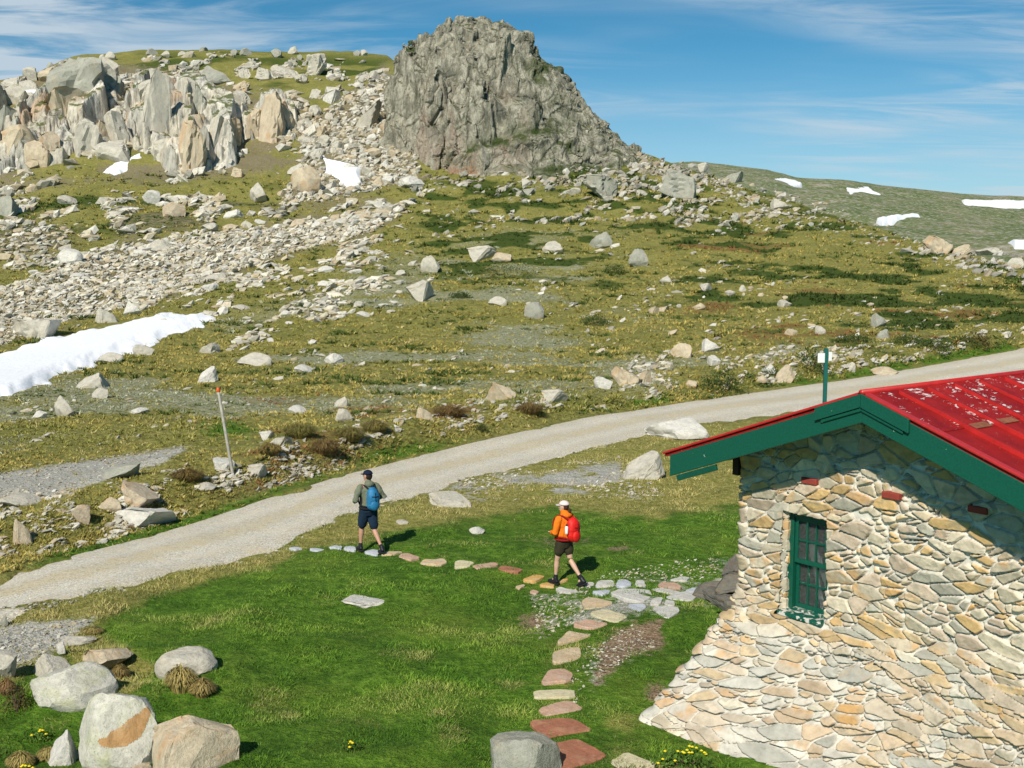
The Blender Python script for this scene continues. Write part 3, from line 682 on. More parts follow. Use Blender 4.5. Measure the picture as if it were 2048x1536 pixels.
# orange flake scar on the front of the big round boulder
def flake(par):
    r = random.Random(3); dgm = par.matrix_basis.copy(); me = par.data
    cen = Vector((par.location.x, par.location.y, par.location.z+par.scale.z))
    # gather the boulder's own faces inside a leaning oval, lift them a few mm and give them the rusty stone
    bm = bmesh.new(); bm.from_mesh(me); M4 = par.matrix_basis; bmesh.ops.subdivide_edges(bm, edges=list(bm.edges), cuts=3, use_grid_fill=True)
    keep = []
    for f in bm.faces:
        p = M4 @ f.calc_center_median(); u, v = proj(np.array(p.x), np.array(p.y), np.array(p.z)); x = float(u)-258; y = float(v)-1466
        a = .62; X_, Y_ = x*math.cos(a)-y*math.sin(a), x*math.sin(a)+y*math.cos(a); Y_ += .0045*X_*X_; q = (X_/58)**2+(Y_/21)**2+.35*float(fbm(X_/14, Y_/14, 0, 3, 5))
        n = (M4.to_3x3() @ f.normal)
        if q < 1 and p.y < par.location.y-.1 and (Vector((0, 0, CZ))-p).dot(n) > 0: keep.append(f)
    bmesh.ops.delete(bm, geom=[f for f in bm.faces if f not in set(keep)], context='FACES')
    for v in bm.verts: v.co *= 1.0; v.co += v.normal*.006
    m2 = bpy.data.meshes.new('flake_scar'); bm.to_mesh(m2); bm.free()
    if len(m2.polygons):
        m2.materials.clear(); m2.materials.append(rock_mat('rust_scar', (.46, .27, .12), (.3, .15, .07), (.55, .40, .24), .7, .5, sc=2)); link('flake_scar', m2, None, par)
PROTO.pop(('round', int(242*7+1545*3) % 997 % 9, 'lichen'), None)
flake(ROCKS[0][0])
CR = [ # cliff slabs
 (128, 236, 92, 112, 'tall', 'grey', 'broad grey buttress at the top of the left crags', .35, 2.),
 (205, 212, 48, 62, 'tall', 'grey', 'dark cleft block right of the broad grey buttress', .2, 1),
 (152, 268, 98, 64, 'ang', 'tan', 'huge slanted tan block under the broad grey buttress', -.4, 1),
 (165, 328, 44, 68, 'tall', 'pale', 'pale upright slab under the huge slanted block', .15, 1),
 (40, 335, 54, 64, 'ang', 'tan', 'shadowed tan block near the left border of the crags', 0, 1),
 (12, 432, 42, 42, 'ang', 'grey', 'grey wedge cut by the left border above the green shelf', 0, 1),
 (76, 344, 40, 48, 'ang', 'tan', 'rounded tan block in the lower left crags', 0, 1),
 (104, 330, 36, 52, 'tall', 'orange', 'narrow rusty slab in the lower left crags', .1, 1),
 (225, 334, 62, 46, 'ang', 'pale', 'triangular slab whose foot touches the small curved snow patch', 0, 1),
 (254, 306, 36, 64, 'tall', 'pale', 'leaf shaped slab above the small curved snow patch', -.2, 1),
 (302, 302, 54, 134, 'tall', 'pale', 'tallest pale slab in the middle of the left crags', .12, 2),
 (272, 236, 40, 66, 'tall', 'pale', 'slanted slab on the upper left of the tallest slab', .35, 1),
 (338, 246, 30, 78, 'tall', 'pale', 'thin blade right of the tallest slab', -.05, 1),
 (366, 250, 34, 82, 'tall', 'pale', 'second blade right of the tallest slab', .05, 1),
 (394, 256, 26, 72, 'tall', 'grey', 'third blade right of the tallest slab', .08, 1),
 (365, 358, 46, 92, 'tall', 'orange', 'rusty footed slab standing below the blades', .2, 1),
 (392, 292, 38, 56, 'tall', 'orange', 'rust stained block between the blades and the ribs', 0, 1),
 (414, 324, 30, 84, 'tall', 'pale', 'first of the slanting ribs right of the rusty slab', .25, 1),
 (436, 322, 28, 74, 'tall', 'pale', 'second of the slanting ribs right of the rusty slab', .2, 1),
 (456, 302, 32, 56, 'tall', 'tan', 'short tan slab closing the row of ribs on the right', .05, 1),
 (488, 252, 34, 44, 'tall', 'pale', 'squat pale block above and right of the ribs', 0, 1),
 (512, 284, 30, 56, 'tall', 'tan', 'narrow tan slab at the left of the orange faced cliff', 0, 1),
 (544, 288, 50, 88, 'tall', 'orange', 'orange faced cliff block at right end of the crags', 0, 1),
 (576, 268, 36, 58, 'tall', 'tan', 'leaning block at the right of the orange faced cliff', .1, 1),
 (448, 252, 28, 40, 'tall', 'grey', 'grey pillar above the slanting ribs', 0, 1),
 (14, 288, 46, 56, 'ang', 'grey', 'dark block at the left border of the crags', 0, 1),
 (66, 262, 44, 40, 'ang', 'tan', 'block below the left snow square', 0, 1),
 (195, 300, 40, 46, 'ang', 'tan', 'block between the huge slanted block and the leaf slab', .2, 1),
 (118, 300, 44, 40, 'ang', 'pale', 'pale block left of the upright slab', 0, 1),
 (330, 330, 34, 40, 'ang', 'pale', 'block just right of the small curved snow patch', 0, 1),
 (720, 255, 30, 60, 'tall', 'pale', 'upright pale slab in the rubble chute left of the peak', .3, 1),
 (430, 175, 56, 40, 'ang', 'grey', 'grey outcrop in the green upper slope', 0, 1),
]
for c_ in CR:
    rock(c_[0], c_[1]+c_[3]*.05, c_[2]*1.3, c_[3]*1.0, c_[4], c_[5], c_[6], cat='rock slab', tilt=c_[7], deep=.9, dz=.38, name='granite_slab', group='great granite slabs of the left crags')
# more countable boulders by region: (polygon, number, px size range, kinds, tones, label, group)
def free(u, v, w):
    return all(abs(u-r[1]) > (w+r[3])*.42 or abs(v-r[2]) > (r[4]+12)*.6 for r in ROCKS)
REG = [
 ([(90, 132), (250, 106), (460, 97), (770, 112), (760, 122), (450, 110), (240, 120), (90, 150)], 20, (12, 26), 'far', ('grey', 'pale'), 'jagged {t} rock breaking the skyline of the left ridge'),
 ([(20, 160), (240, 150), (260, 300), (180, 360), (20, 380)], 34, (26, 58), 'ang', ('pale', 'tan', 'pale'), '{t} block wedged among the left crags'),
 ([(250, 160), (640, 150), (650, 330), (480, 360), (320, 350)], 24, (24, 50), 'tall', ('pale', 'tan', 'pale'), '{t} upright block between between the tall slabs'),
 ([(560, 260), (740, 150), (820, 240), (820, 370), (560, 400)], 24, (16, 36), 'ang', ('pale', 'white', 'tan'), '{t} block in the rubble chute left of the peak'),
 ([(350, 410), (760, 380), (900, 430), (600, 470), (330, 470)], 24, (20, 46), 'slab', ('pale', 'white', 'tan'), '{t} slab in the boulder belt below the crags'),
 ([(0, 560), (350, 470), (760, 450), (620, 600), (450, 640), (0, 700)], 22, (20, 44), 'slab', ('white', 'pale'), '{t} stone lying in the rubble band above the snow bank'),
 ([(480, 620), (760, 520), (850, 560), (700, 700), (480, 700)], 18, (18, 38), 'slab', ('white', 'pale'), '{t} slab on the slope right of the snow bank'),
 ([(1000, 360), (1400, 340), (1700, 440), (1500, 480), (1050, 470)], 16, (14, 34), 'ang', ('pale', 'grey'), '{t} rock on the scrubby shoulder below the peak'),
 ([(1300, 560), (1990, 620), (1900, 690), (1300, 700)], 14, (14, 30), 'ang', ('pale', 'tan'), '{t} stone in the brownish heath above the track'),
 ([(900, 640), (1300, 560), (1400, 700), (1000, 760)], 12, (16, 34), 'slab', ('pale', 'white'), '{t} slab in the silvery heath below the round grey boulder'),
 ([(1080, 790), (1200, 700), (1740, 700), (1700, 740), (1300, 780)], 16, (18, 32), 'ang', ('tan', 'white', 'pale'), '{t} stone in the rubble bank above the track near the bush'),
 ([(0, 1010), (200, 955), (420, 930), (400, 990), (220, 1050), (0, 1110)], 14, (18, 40), 'ang', ('tan', 'pale'), '{t} stone in the rubble bank at lower left'),
 ([(480, 900), (700, 830), (900, 830), (880, 870), (640, 950)], 14, (14, 28), 'ang', ('tan', 'pale'), '{t} stone in the grassy bank above the man'),
]
TN = dict(pale='pale', tan='tan', white='white', grey='grey', orange='rusty', lichen='speckled')
SZ = lambda w, a, b: 'little' if w < a+(b-a)*.33 else ('large' if w > a+(b-a)*.75 else 'middling')
rr = random.Random(5)
NREG = 0
for poly, num, (a, b), kind, tones, lab in REG:
    us = [p[0] for p in poly]; vs = [p[1] for p in poly]; k = 0; tries = 0
    while k < num and tries < 3000 and len(ROCKS) < 296:
        tries += 1
        u = rr.uniform(min(us), max(us)); v = rr.uniform(min(vs), max(vs))
        if not bool(inpoly(np.array([u]), np.array([v]), poly)[0]): continue
        w = a+(b-a)*rr.random()**1.6
        if not free(u, v, w): continue
        if 700 < u < 1300 and v < 360: 
            if u > 790: continue
        t = rr.choice(tones); q = SZ(w, a, b)
        o = rock(u, v, w, w*(rr.uniform(.3, .46) if kind == 'slab' else rr.uniform(.42, .7) if v > 380 else rr.uniform(.55, .9)), kind if w > 16 else 'far', t, tilt=rr.uniform(-.42, .06), seed=rr.randrange(997))
        if o is None: continue
        L = lab.replace('{t}', q+' '+TN[t])
        tag(o, L, 'boulder', L.replace('little ', '').replace('large ', '').replace('middling ', '')[:60]+'s')
        o['_'] = lab; k += 1
# single out copies that share a description by their place in the row
by = {}
for r in ROCKS:
    o = r[0]
    if '_' in o.keys(): by.setdefault(o['label'], []).append((r[1], o)); del o['_']
ORD = ['leftmost', 'second from left', 'third from left', 'fourth from left', 'fifth from left', 'sixth from left', 'seventh from left', 'eighth from left']
for L, xs in by.items():
    xs.sort(key=lambda q: q[0])
    for i, (_, o) in enumerate(xs):
        if len(xs) > 1 and i < len(ORD) and len(L.split()) <= 13:
            o['label'] = L+', '+(ORD[i] if i < len(xs)-1 or i == 0 else 'rightmost')
        elif len(xs) == 1: pass
        else: o['label'] = L
print('ROCKS', len(ROCKS))
# ------------------------------------------------------------------ scree: uncountable rubble
def scree(name, label, specs, seed):
    rg = np.random.default_rng(seed)
    shp = []
    for i in range(10):
        V, Fc = rock_shape(500+i, sub=1, n=6, rough=.10, deep_=.25); shp.append((V, Fc))
    Vs, Fs, Cs = [], [], []; off = 0
    pal = np.array([(.54, .52, .46), (.62, .60, .55), (.50, .45, .35), (.36, .35, .30), (.58, .55, .47), (.46, .39, .28)])
    for fn, num, (a, b), pw, flat, darkk in specs:
        u, v = fn(rg, num)
        X, Y = hit(u, v, 0.)
        ok = np.isfinite(Y); u, v, X, Y = u[ok], v[ok], X[ok], Y[ok]
        n = len(u); s = (a+(b-a)*rg.random(n)**pw)*Y/2240
        Z = terrain(X, Y)
        for j in range(10):
            q = np.arange(j, n, 10); 
            if len(q) == 0: continue
            V, Fc = shp[j]
            th = rg.normal(0, .55, len(q)); c, sn = np.cos(th), np.sin(th)
            sx = s[q]/2*rg.uniform(.95, 1.45, len(q)); sy = s[q]/2*rg.uniform(.6, 1, len(q)); sz = s[q]/2*rg.uniform(flat*.7, flat*1.3, len(q))
            ti = rg.normal(.26, .28, len(q))
            x = V[None, :, 0]*sx[:, None]; y = V[None, :, 1]*sy[:, None]; z = (V[None, :, 2]-.85)*sz[:, None]
            x, z = x*np.cos(ti)[:, None]-z*np.sin(ti)[:, None], x*np.sin(ti)[:, None]+z*np.cos(ti)[:, None]
            W = np.stack([x*c[:, None]-y*sn[:, None]+X[q][:, None], x*sn[:, None]+y*c[:, None]+Y[q][:, None], z+Z[q][:, None]], -1)
            m = V.shape[0]
            Vs.append(W.reshape(-1, 3)); Fs.append((Fc[None]+(np.arange(len(q))*m)[:, None, None]).reshape(-1, 3)+off); off += m*len(q)
            cc = pal[rg.integers(0, len(pal), len(q))]*rg.uniform(.8, 1.12, (len(q), 1))*darkk
            Cs.append(np.repeat(cc, m, 0))
    V = np.concatenate(Vs); Fc = np.concatenate(Fs)
    me = mesh_np(name, V, Fc); vcol(me, 'c', np.concatenate(Cs))
    o = link(name, me, SCREE_M); tag(o, label, 'rubble', kind='stuff'); return o
def _sm():
    M = NT('rubble_stone', .95, .12); pos = M.geo().outputs['Position']; c, *_ = M.attr('c')
    n = M.noise(pos, 2.5, 5, .7)
    M.col(M.mix(1.0, c, M.ramp(n, [(.3, (.6, .58, .52)), (.5, (.95, .94, .9)), (.7, (1.1, 1.08, 1.05))]), 'MULTIPLY')); M.bump(n, .6, .15); return M.m
SCREE_M = _sm()
def inP(poly, dens=None):
    def f(rg, num):
        us = [p[0] for p in poly]; vs = [p[1] for p in poly]; U = []; V = []; c = 0
        while c < num:
            u = rg.uniform(min(us), max(us), 4000); v = rg.uniform(min(vs), max(vs), 4000); m = inpoly(u, v, poly)
            if dens is not None: m &= rg.random(4000) < dens(u, v)
            U.append(u[m]); V.append(v[m]); c += m.sum()
            if len(U) > 200: break
        return np.concatenate(U)[:num], np.concatenate(V)[:num]
    return f
pat = lambda su, sv, s, lo=0., k=.35: (lambda u, v: sstep(lo, lo+k, fbm(u/su, (v+.25*u)/sv, o=3, s=s)))
nosnow = lambda f: (lambda u, v: f(u, v)*(1-inpoly(u, v, [(-60, 820), (0, 790), (120, 745), (250, 700), (390, 655), (425, 640), (400, 632), (240, 650), (60, 694), (-60, 728)]))*(1-inpoly(u, v, [(196, 347), (235, 322), (280, 290), (290, 298), (262, 337), (225, 350)]))*(1-inpoly(u, v, [(628, 303), (722, 342), (718, 360), (690, 366), (645, 335)])))
one = lambda u, v: np.ones_like(u)
FULL = [(-80, 120), (250, 112), (760, 118), (840, 360), (1250, 310), (1450, 350), (2150, 560), (2150, 660), (1500, 760), (1000, 830), (560, 900), (0, 900), (-80, 900)]
scree('hillside_rubble', 'pale broken granite rubble strewn over the hillside', [
 (inP(SCREE, nosnow(one)), 8000, (3, 19), 2.6, .6, 1.05),
 (inP([(-60, 440), (60, 440), (140, 470), (130, 520), (-60, 560)], one), 420, (6, 24), 2.2, .6, 1.),
 (inP(TALUS, nosnow(one)), 2600, (3, 18), 2.4, .75, 1.0),
 (inP(CLIFF, nosnow(pat(60, 40, 3, .0))), 1300, (6, 34), 2.2, .85, .98),
 (inP([(180, 620), (350, 560), (760, 470), (860, 520), (700, 640), (480, 690), (420, 640)], nosnow(pat(50, 16, 4, -.1))), 1300, (5, 28), 2.4, .5, 1.05),
 (inP([(0, 400), (560, 380), (860, 380), (900, 430), (500, 470), (0, 560)], nosnow(pat(60, 20, 5, .1))), 1000, (5, 34), 2.2, .55, 1.),
 (inP([(60, 130), (250, 112), (760, 116), (770, 150), (620, 220), (300, 200)], pat(50, 20, 6, .0)), 700, (5, 22), 2.2, .8, .9),
 (inP([(830, 360), (1000, 330), (1250, 300), (1450, 345), (1700, 440), (1400, 470), (900, 440)], pat(60, 18, 7, .0)), 900, (4, 20), 2.2, .7, .85),
 (inP(FULL, nosnow(pat(120, 30, 8, .05))), 1500, (3, 20), 2.6, .5, .95),
 (inP([(790, 350), (900, 352), (1050, 345), (1200, 330), (1350, 338), (1420, 350), (1350, 385), (1100, 385), (820, 385)], one), 330, (3, 22), 2.4, .7, .72),
 (inP([(1200, 270), (1290, 300), (1420, 345), (1380, 360), (1230, 330)], one), 220, (3, 18), 2.2, .8, .68),
 (inP([(1750, 470), (2100, 530), (2100, 580), (1900, 540)], one), 160, (6, 26), 2., .6, .8),
 (inP([(1380, 340), (1560, 380), (2000, 530), (1900, 540), (1500, 420)], one), 260, (3, 12), 2., .7, .8),
], 3)
scree('bank_rubble', 'small broken stones scattered along the banks and verges of the track', [
 (inP([(0, 1160), (250, 1088), (500, 1012), (800, 922), (1200, 834), (1600, 772), (2048, 696), (2048, 742), (1600, 816), (1200, 884), (860, 978), (700, 1020), (500, 1100), (250, 1160), (0, 1216)], one), 1500, (1.5, 6), 2.6, .5, 1.15),
 (inP([(0, 1205), (400, 1112), (560, 1080), (700, 1012), (1000, 930), (1300, 855), (1300, 872), (1000, 948), (700, 1034), (560, 1100), (400, 1134), (0, 1228)], one), 420, (2, 9), 2.4, .5, 1.05),
 (inP([(-40, 1150), (0, 990), (220, 960), (450, 900), (520, 960), (420, 1015), (250, 1070), (0, 1140)], pat(60, 25, 11, -.2)), 1100, (3, 22), 3., .55, .95),
 (inP([(480, 960), (600, 870), (900, 800), (1100, 790), (1000, 850), (800, 890), (640, 950), (520, 990)], pat(50, 25, 12, -.1)), 900, (3, 18), 3., .55, .85),
 (inP([(1000, 830), (1180, 770), (1300, 700), (1760, 690), (2060, 650), (2060, 680), (1600, 755), (1200, 815)], pat(60, 25, 13, -.2)), 1100, (3, 20), 2.8, .55, .95),
 (inP([(880, 960), (1240, 910), (1330, 990), (1000, 1010)], pat(60, 20, 14, -.2)), 700, (2, 10), 2.4, .5, .9),
 (inP([(-40, 1240), (190, 1240), (150, 1280), (60, 1340), (-40, 1330)], one), 500, (2, 12), 2.4, .5, .8),
 (inP([(-40, 940), (380, 890), (300, 940), (-40, 1010)], one), 800, (2, 9), 2.2, .5, .75),
 (inP([(1060, 1190), (1180, 1165), (1180, 1240), (1080, 1275)], one), 350, (2, 9), 2.2, .5, .9),
 (inP([(1180, 1370), (1200, 1290), (1260, 1260), (1325, 1290), (1250, 1330)], one), 350, (2, 8), 2.2, .4, .9),
 (inP([(1180, 1160), (1440, 1110), (1440, 1150), (1300, 1170)], one), 300, (2, 8), 2.2, .4, .95),
 (inP([(0, 1215), (150, 1195), (250, 1165), (250, 1180), (60, 1222)], one), 130, (3, 12), 2., .5, .8),
 (inP([(1150, 1400), (1210, 1300), (1170, 1290), (1130, 1380)], one), 80, (2, 7), 2., .5, 1.1),
], 9)
# ------------------------------------------------------------------ the craggy peak
def build_tor():
    prof = [(44, 925, 965), (50, 905, 985), (60, 888, 1012), (75, 862, 1046), (100, 820, 1088), (130, 798, 1106), (160, 778, 1138), (190, 768, 1162), (230, 764, 1186), (260, 770, 1212), (290, 782, 1255), (320, 796, 1300), (350, 806, 1345), (400, 815, 1400), (450, 810, 1430)]
    fr = [(44, 2), (60, 5), (75, 7), (100, 9), (130, 11), (190, 14), (230, 16), (260, 18), (300, 21), (350, 24), (400, 28), (450, 30)]
    vv = np.concatenate([np.linspace(44, 80, 26)[:-1], np.linspace(80, 450, 210)]); Yc = 192.0
    pa = np.array(prof, float); fa = np.array(fr, float)
    ul = np.interp(vv, pa[:, 0], pa[:, 1]); ur = np.interp(vv, pa[:, 0], pa[:, 2]); f = np.interp(vv, fa[:, 0], fa[:, 1])
    Zl = CZ+Yc*e_of(vv); tl, _ = ray(ul, vv); tr, _ = ray(ur, vv); um = np.interp(vv, [44, 200, 450], [945, 970, 1060]); tm, _ = ray(um, vv)
    n = 400; ph = np.linspace(0, 2*math.pi, n, endpoint=False)
    ph = ph-.0
    C, S = np.cos(ph)[None], np.sin(ph)[None]
    pw = .8
    cx = np.sign(C)*np.abs(C)**pw; sy = np.sign(S)*np.abs(S)**pw
    wl = ((tm-tl)*Yc)[:, None]; wr = ((tr-tm)*Yc)[:, None]
    X = tm[:, None]*Yc+np.where(C < 0, cx*wl, cx*wr); Y = Yc+sy*f[:, None]*np.where(S > 0, .9, 1.)
    Z = np.broadcast_to(Zl[:, None], X.shape).copy()
    wl3, wr3, f3 = np.maximum(wl, 3), np.maximum(wr, 3), np.maximum(f[:, None], 2)
    nx_ = np.where(C < 0, C/wl3, C/wr3); ny_ = S/f3+0*nx_; L = np.hypot(nx_, ny_); nx_, ny_ = nx_/L, ny_/L
    d = fbm(X/13, Y/13, Z/18, 3, 9)*2.0-1.4-.9*sstep(34, 44, Z)+.9*sstep(3, 9, X)*sstep(24, 32, Z)+fbm(X/3, Y/3, Z/7, 3, 10)*.8
    d = d*np.clip((vv[:, None]-40)/60, .25, 1)
    led = np.exp(-((Z-(21.5+(X+8)*.28))/1.5)**2)*sstep(-12, -8, X)*(1-sstep(4, 9, X)); d = d+led*1.6
    X = X+nx_*d; Y = Y+ny_*d
    ny, nn = X.shape; i = np.arange(ny*nn).reshape(ny, nn); j = np.roll(i, -1, 1)
    V = np.stack([X, Y, Z], -1).reshape(-1, 3); Fq = np.stack([i[:-1], i[1:], j[1:], j[:-1]], -1).reshape(-1, 4)
    top_c = V[:nn].mean(0); bot_c = V[-nn:].mean(0)
    T1 = np.concatenate([Fq[:, [0, 1, 2]], Fq[:, [0, 2, 3]], np.stack([i[0], j[0], np.full(nn, len(V))], 1), np.stack([j[-1], i[-1], np.full(nn, len(V)+1)], 1)])
    Vs = [np.concatenate([V, top_c[None], bot_c[None]])]; Fs = [T1]; off = len(Vs[0])
    rg = np.random.default_rng(77); shp = [rock_shape(900+k, sub=3, n=13, rough=.035, deep_=.2) for k in range(14)]
    zz_ = Zl; NP = 1000
    for k in range(NP):
        big_ = k < 300
        r = int(np.searchsorted(vv, rg.uniform(52, 378))); r = min(r, ny-2); q = rg.integers(0, nn)
        if S[0, q] > .35: q = (nn-q) % nn
        x, y, z = X[r, q], Y[r, q], Z[r, q]; u_ = 1024+F*x/y
        right = float(sstep(1010, 1090, u_)); topw = float(sstep(33, 42, z)); w = max(right, topw*.8, .0)
        a = (rg.uniform(2.0, 4.2)*(1-.35*w) if big_ else rg.uniform(.8, 2.0))
        if not big_ and w < .3 and rg.random() < .45: continue
        sx, sy, sz = a*rg.uniform(.7, 1.1), a*rg.uniform(.7, 1.1), a*(rg.uniform(1.7, 3.0)*(1-w)+w*rg.uniform(.6, 1.2)); sz = min(sz, max(.9, (47.2-z)*.55))
        Vr, Fr = shp[rg.integers(0, 14)]; P_ = Vr.copy(); P_[:, 2] -= 1; P_ = P_*np.array([sx, sy, sz])
        rz = rg.uniform(0, 6.28) if w > .5 else rg.normal(0, .5)+math.pi*rg.integers(0, 2); ti = rg.normal(.0, .12+.25*w); tf = .16+rg.normal(0, .1)
        M_ = np.array(Euler((-tf, ti, 0)).to_matrix()) @ np.array(Euler((0, 0, rz)).to_matrix())
        P_ = P_ @ M_.T; ins = min(sx, sy)*rg.uniform(.55, .85)+.9
        P_ += np.array([x-nx_[r, q]*ins, y-ny_[r, q]*ins, z]); Vs.append(P_); Fs.append(Fr+off); off += len(P_)
    tmp = link('tmp', mesh_np('tmp', np.concatenate(Vs), np.concatenate(Fs)))
    md = tmp.modifiers.new('r', 'REMESH'); md.mode = 'VOXEL'; md.voxel_size = .17; md.adaptivity = 0
    me = bpy.data.meshes.new_from_object(tmp.evaluated_get(bpy.context.evaluated_depsgraph_get())); me.name = 'rock_peak'; bpy.data.objects.remove(tmp)
    n = len(me.vertices); V = np.empty(n*3, np.float32); me.vertices.foreach_get('co', V); V = V.reshape(-1, 3).astype(float)
    no = np.empty(n*3, np.float32); me.vertices.foreach_get('normal', no); no = no.reshape(-1, 3)
    V = V+no*(fbm(V[:, 0]/.9, V[:, 1]/.9, V[:, 2]/2., 3, 91)*.14)[:, None]
    w_ = fbm(V[:, 0]/3, V[:, 1]/3, V[:, 2]/4, 2, 92)*.5; ja = facet(V[:, 0]/3.2+w_, V[:, 1]/3.2, V[:, 2]/8.5+V[:, 0]*.03, 93, .8); jb = facet(V[:, 0]/2.1+w_, V[:, 1]/2.1, V[:, 2]/3.0, 94, .5)
    jm = (.35+.65*sstep(-.2, .35, fbm(V[:, 0]/7, V[:, 1]/7, V[:, 2]/7, 3, 96)+.25*sstep(0, 8, V[:, 0])))*.55
    V = V+no*jm[:, None]*(ja[0]*.45+ja[1]*.55-(1-sstep(0, .10, ja[2]))*.75+jb[0]*.18+jb[1]*.22-(1-sstep(0, .13, jb[2]))*.32)[:, None]
    c0 = V.mean(0); c0[2] = V[:, 2].min(); me.vertices.foreach_set('co', (V-c0).astype(np.float32).ravel()); me.materials.clear()
    me.polygons.foreach_set('use_smooth', np.zeros(len(me.polygons), bool)); me.update(); print('PEAK', n)
    rg = (fbm(V[:, 0]/5, V[:, 1]/5, V[:, 2]/9, 3, 15)); pink = sstep(-.05, .3, rg)*(1-sstep(27, 36, V[:, 2]))*sstep(-22, -15, V[:, 0])*(1-sstep(-2, 5, V[:, 0]))
    pale = (1-sstep(19, 30, V[:, 2]+fbm(V[:, 0]/3, V[:, 2]/6, o=2, s=16)*5))*(1-sstep(-2, 6, V[:, 0])); pale = np.maximum(pale, blob(V[:, 0], V[:, 2], -9, 40, 5, 5)*.8)
    orange = blob(V[:, 0], V[:, 2], -8.5, 19.4, 3, .8)+blob(V[:, 0], V[:, 2], -6, 20, 1, 3)*.5
    lv = led_v = np.exp(-((V[:, 2]-(22.3+(V[:, 0]+8)*.28))/1.3)**2)*sstep(-12, -8, V[:, 0])*(1-sstep(5, 9, V[:, 0]))
    sx_n = fbm(V[:, 0]/3.5, V[:, 1]/3.5, V[:, 2]/2.2, 4, 95)
    lv = np.maximum.reduce([lv*sstep(-.15, .2, sx_n), blob(V[:, 0], V[:, 2], 7, 24, 9, 3.5)*sstep(.0, .3, sx_n), blob(V[:, 0], V[:, 2], 6, 37, 4, 5)*sstep(.05, .3, sx_n), blob(V[:, 0], V[:, 2], 12, 20, 14, 2.5)*sstep(-.1, .2, sx_n), blob(V[:, 0], V[:, 2], -16, 41, 4, 3)*sstep(-.1, .2, sx_n)])
    vcol(me, 'p', np.stack([pink, pale, np.clip(orange, 0, 1), np.clip(lv, 0, 1)], 1))
    M = NT('peak_rock', .95, .12); pos = M.geo().outputs['Position']; _, pk, pl, og, lg = M.attr('p')
    n1 = M.noise(pos, .5, 6, .7); mp = M.n('ShaderNodeMapping'); mp.inputs['Scale'].default_value = (1, 1, .22); M.l(pos, mp.inputs[0])
    st = M.noise(mp.outputs[0], 1.1, 6, .7); n3 = M.noise(pos, 2.4, 4, .7)
    c = M.ramp(st, [(.34, (.10, .10, .075)), (.43, (.24, .23, .175)), (.52, (.40, .38, .295)), (.62, (.54, .51, .41)), (.7, (.62, .58, .48))])
    c = M.mix(M.math('MULTIPLY', M.ramp(st, [(.35, 1.), (.6, .4)]), pk), c, (.38, .27, .21))
    c = M.mix(M.math('MULTIPLY', pl, .45), c, (.52, .48, .38))
    dk = M.noise(pos, .22, 4, .65); c = M.mix(M.ramp(dk, [(.36, .55), (.48, 0.)]), c, (.15, .15, .12))
    c = M.mix(M.math('MULTIPLY', og, M.ramp(n3, [(.4, 0.), (.6, .9)])), c, (.45, .16, .06))
    g = M.geo(); s3 = M.n('ShaderNodeSeparateXYZ'); M.l(g.outputs['True Normal'], s3.inputs[0])
    k = M.math('ADD', s3.outputs[2], M.math('MULTIPLY', M.math('SUBTRACT', n1, .5), 1.5))
    c = M.mix(M.ramp(k, [(.72, 0.), (.86, .85)]), c, (.07, .085, .02))
    c = M.mix(M.ramp(n3, [(.58, 0.), (.68, .4)]), c, (.27, .28, .13))
    c = M.mix(M.math('MULTIPLY', lg, M.ramp(n1, [(.3, .3), (.5, 1.)])), c, (.045, .075, .012))
    M.col(M.mix(M.ramp(M.noise(mp.outputs[0], 5, 4, .75), [(.36, .5), (.5, 0.)]), c, (.09, .09, .07))); M.bump(M.math('ADD', st, M.math('ADD', M.math('MULTIPLY', n3, .5), M.math('MULTIPLY', M.noise(pos, 6, 3, .7), .3))), 1., .7)
    o = link('rock_peak', me, M.m, loc=tuple(c0)); tag(o, 'craggy grey domed rock peak towering at the centre of the skyline', 'rock peak')
build_tor()
# ------------------------------------------------------------------ the stone hut
hA = 13.0; tA, eA = map(float, ray(1727, 787)); AX, AY, AZ = tA*hA, hA, CZ+eA*hA
HRZ = -math.atan2(.784, .621); SL = .362; RW = .74; HW = 2.44; HL = 7.5
hut = empty('stone_hut', (AX, AY, 0), HRZ)
tag(hut, 'rubble stone hut with red iron roof and green bargeboards at right', 'hut')
def hut_world(x, y, z):
    c, s = math.cos(HRZ), math.sin(HRZ); return Vector((AX+x*c-y*s, AY+x*s+y*c, z))
GREEN = plain('green_paint', (.004, .085, .052), .45, .35, 3, .4, .1)
def paint_mat(name, base, under, amt, sc, rough=.45, streak=(1, 1, 1)):
    M = NT(name, rough, .4); v = M.coord('Object', streak); n = M.noise(v, sc, 6, .7, .4); n2 = M.noise(v, sc*.25, 3); n3 = M.noise(v, sc*4, 3)
    k = M.math('ADD', n, M.math('MULTIPLY', M.math('SUBTRACT', n2, .5), .5))
    c = M.mix(M.ramp(n3, [(.35, 0.), (.7, 1.)]), base, tuple(q*.72 for q in base))
    c = M.mix(M.ramp(k, [(amt, 0.), (amt+.012, 1.)]), c, under); M.col(c); M.bump(M.math('ADD', n, n3), .15, .01); return M.m
GREENW = paint_mat('weathered_green_paint', (.004, .09, .055), (.40, .43, .38), .735, 11)
SILLM = paint_mat('flaking_green_paint', (.006, .10, .065), (.6, .58, .53), .53, 9)
def hsh(p, z, s): return (_h(np.floor(p), np.floor(z), np.zeros_like(np.floor(p)), s))
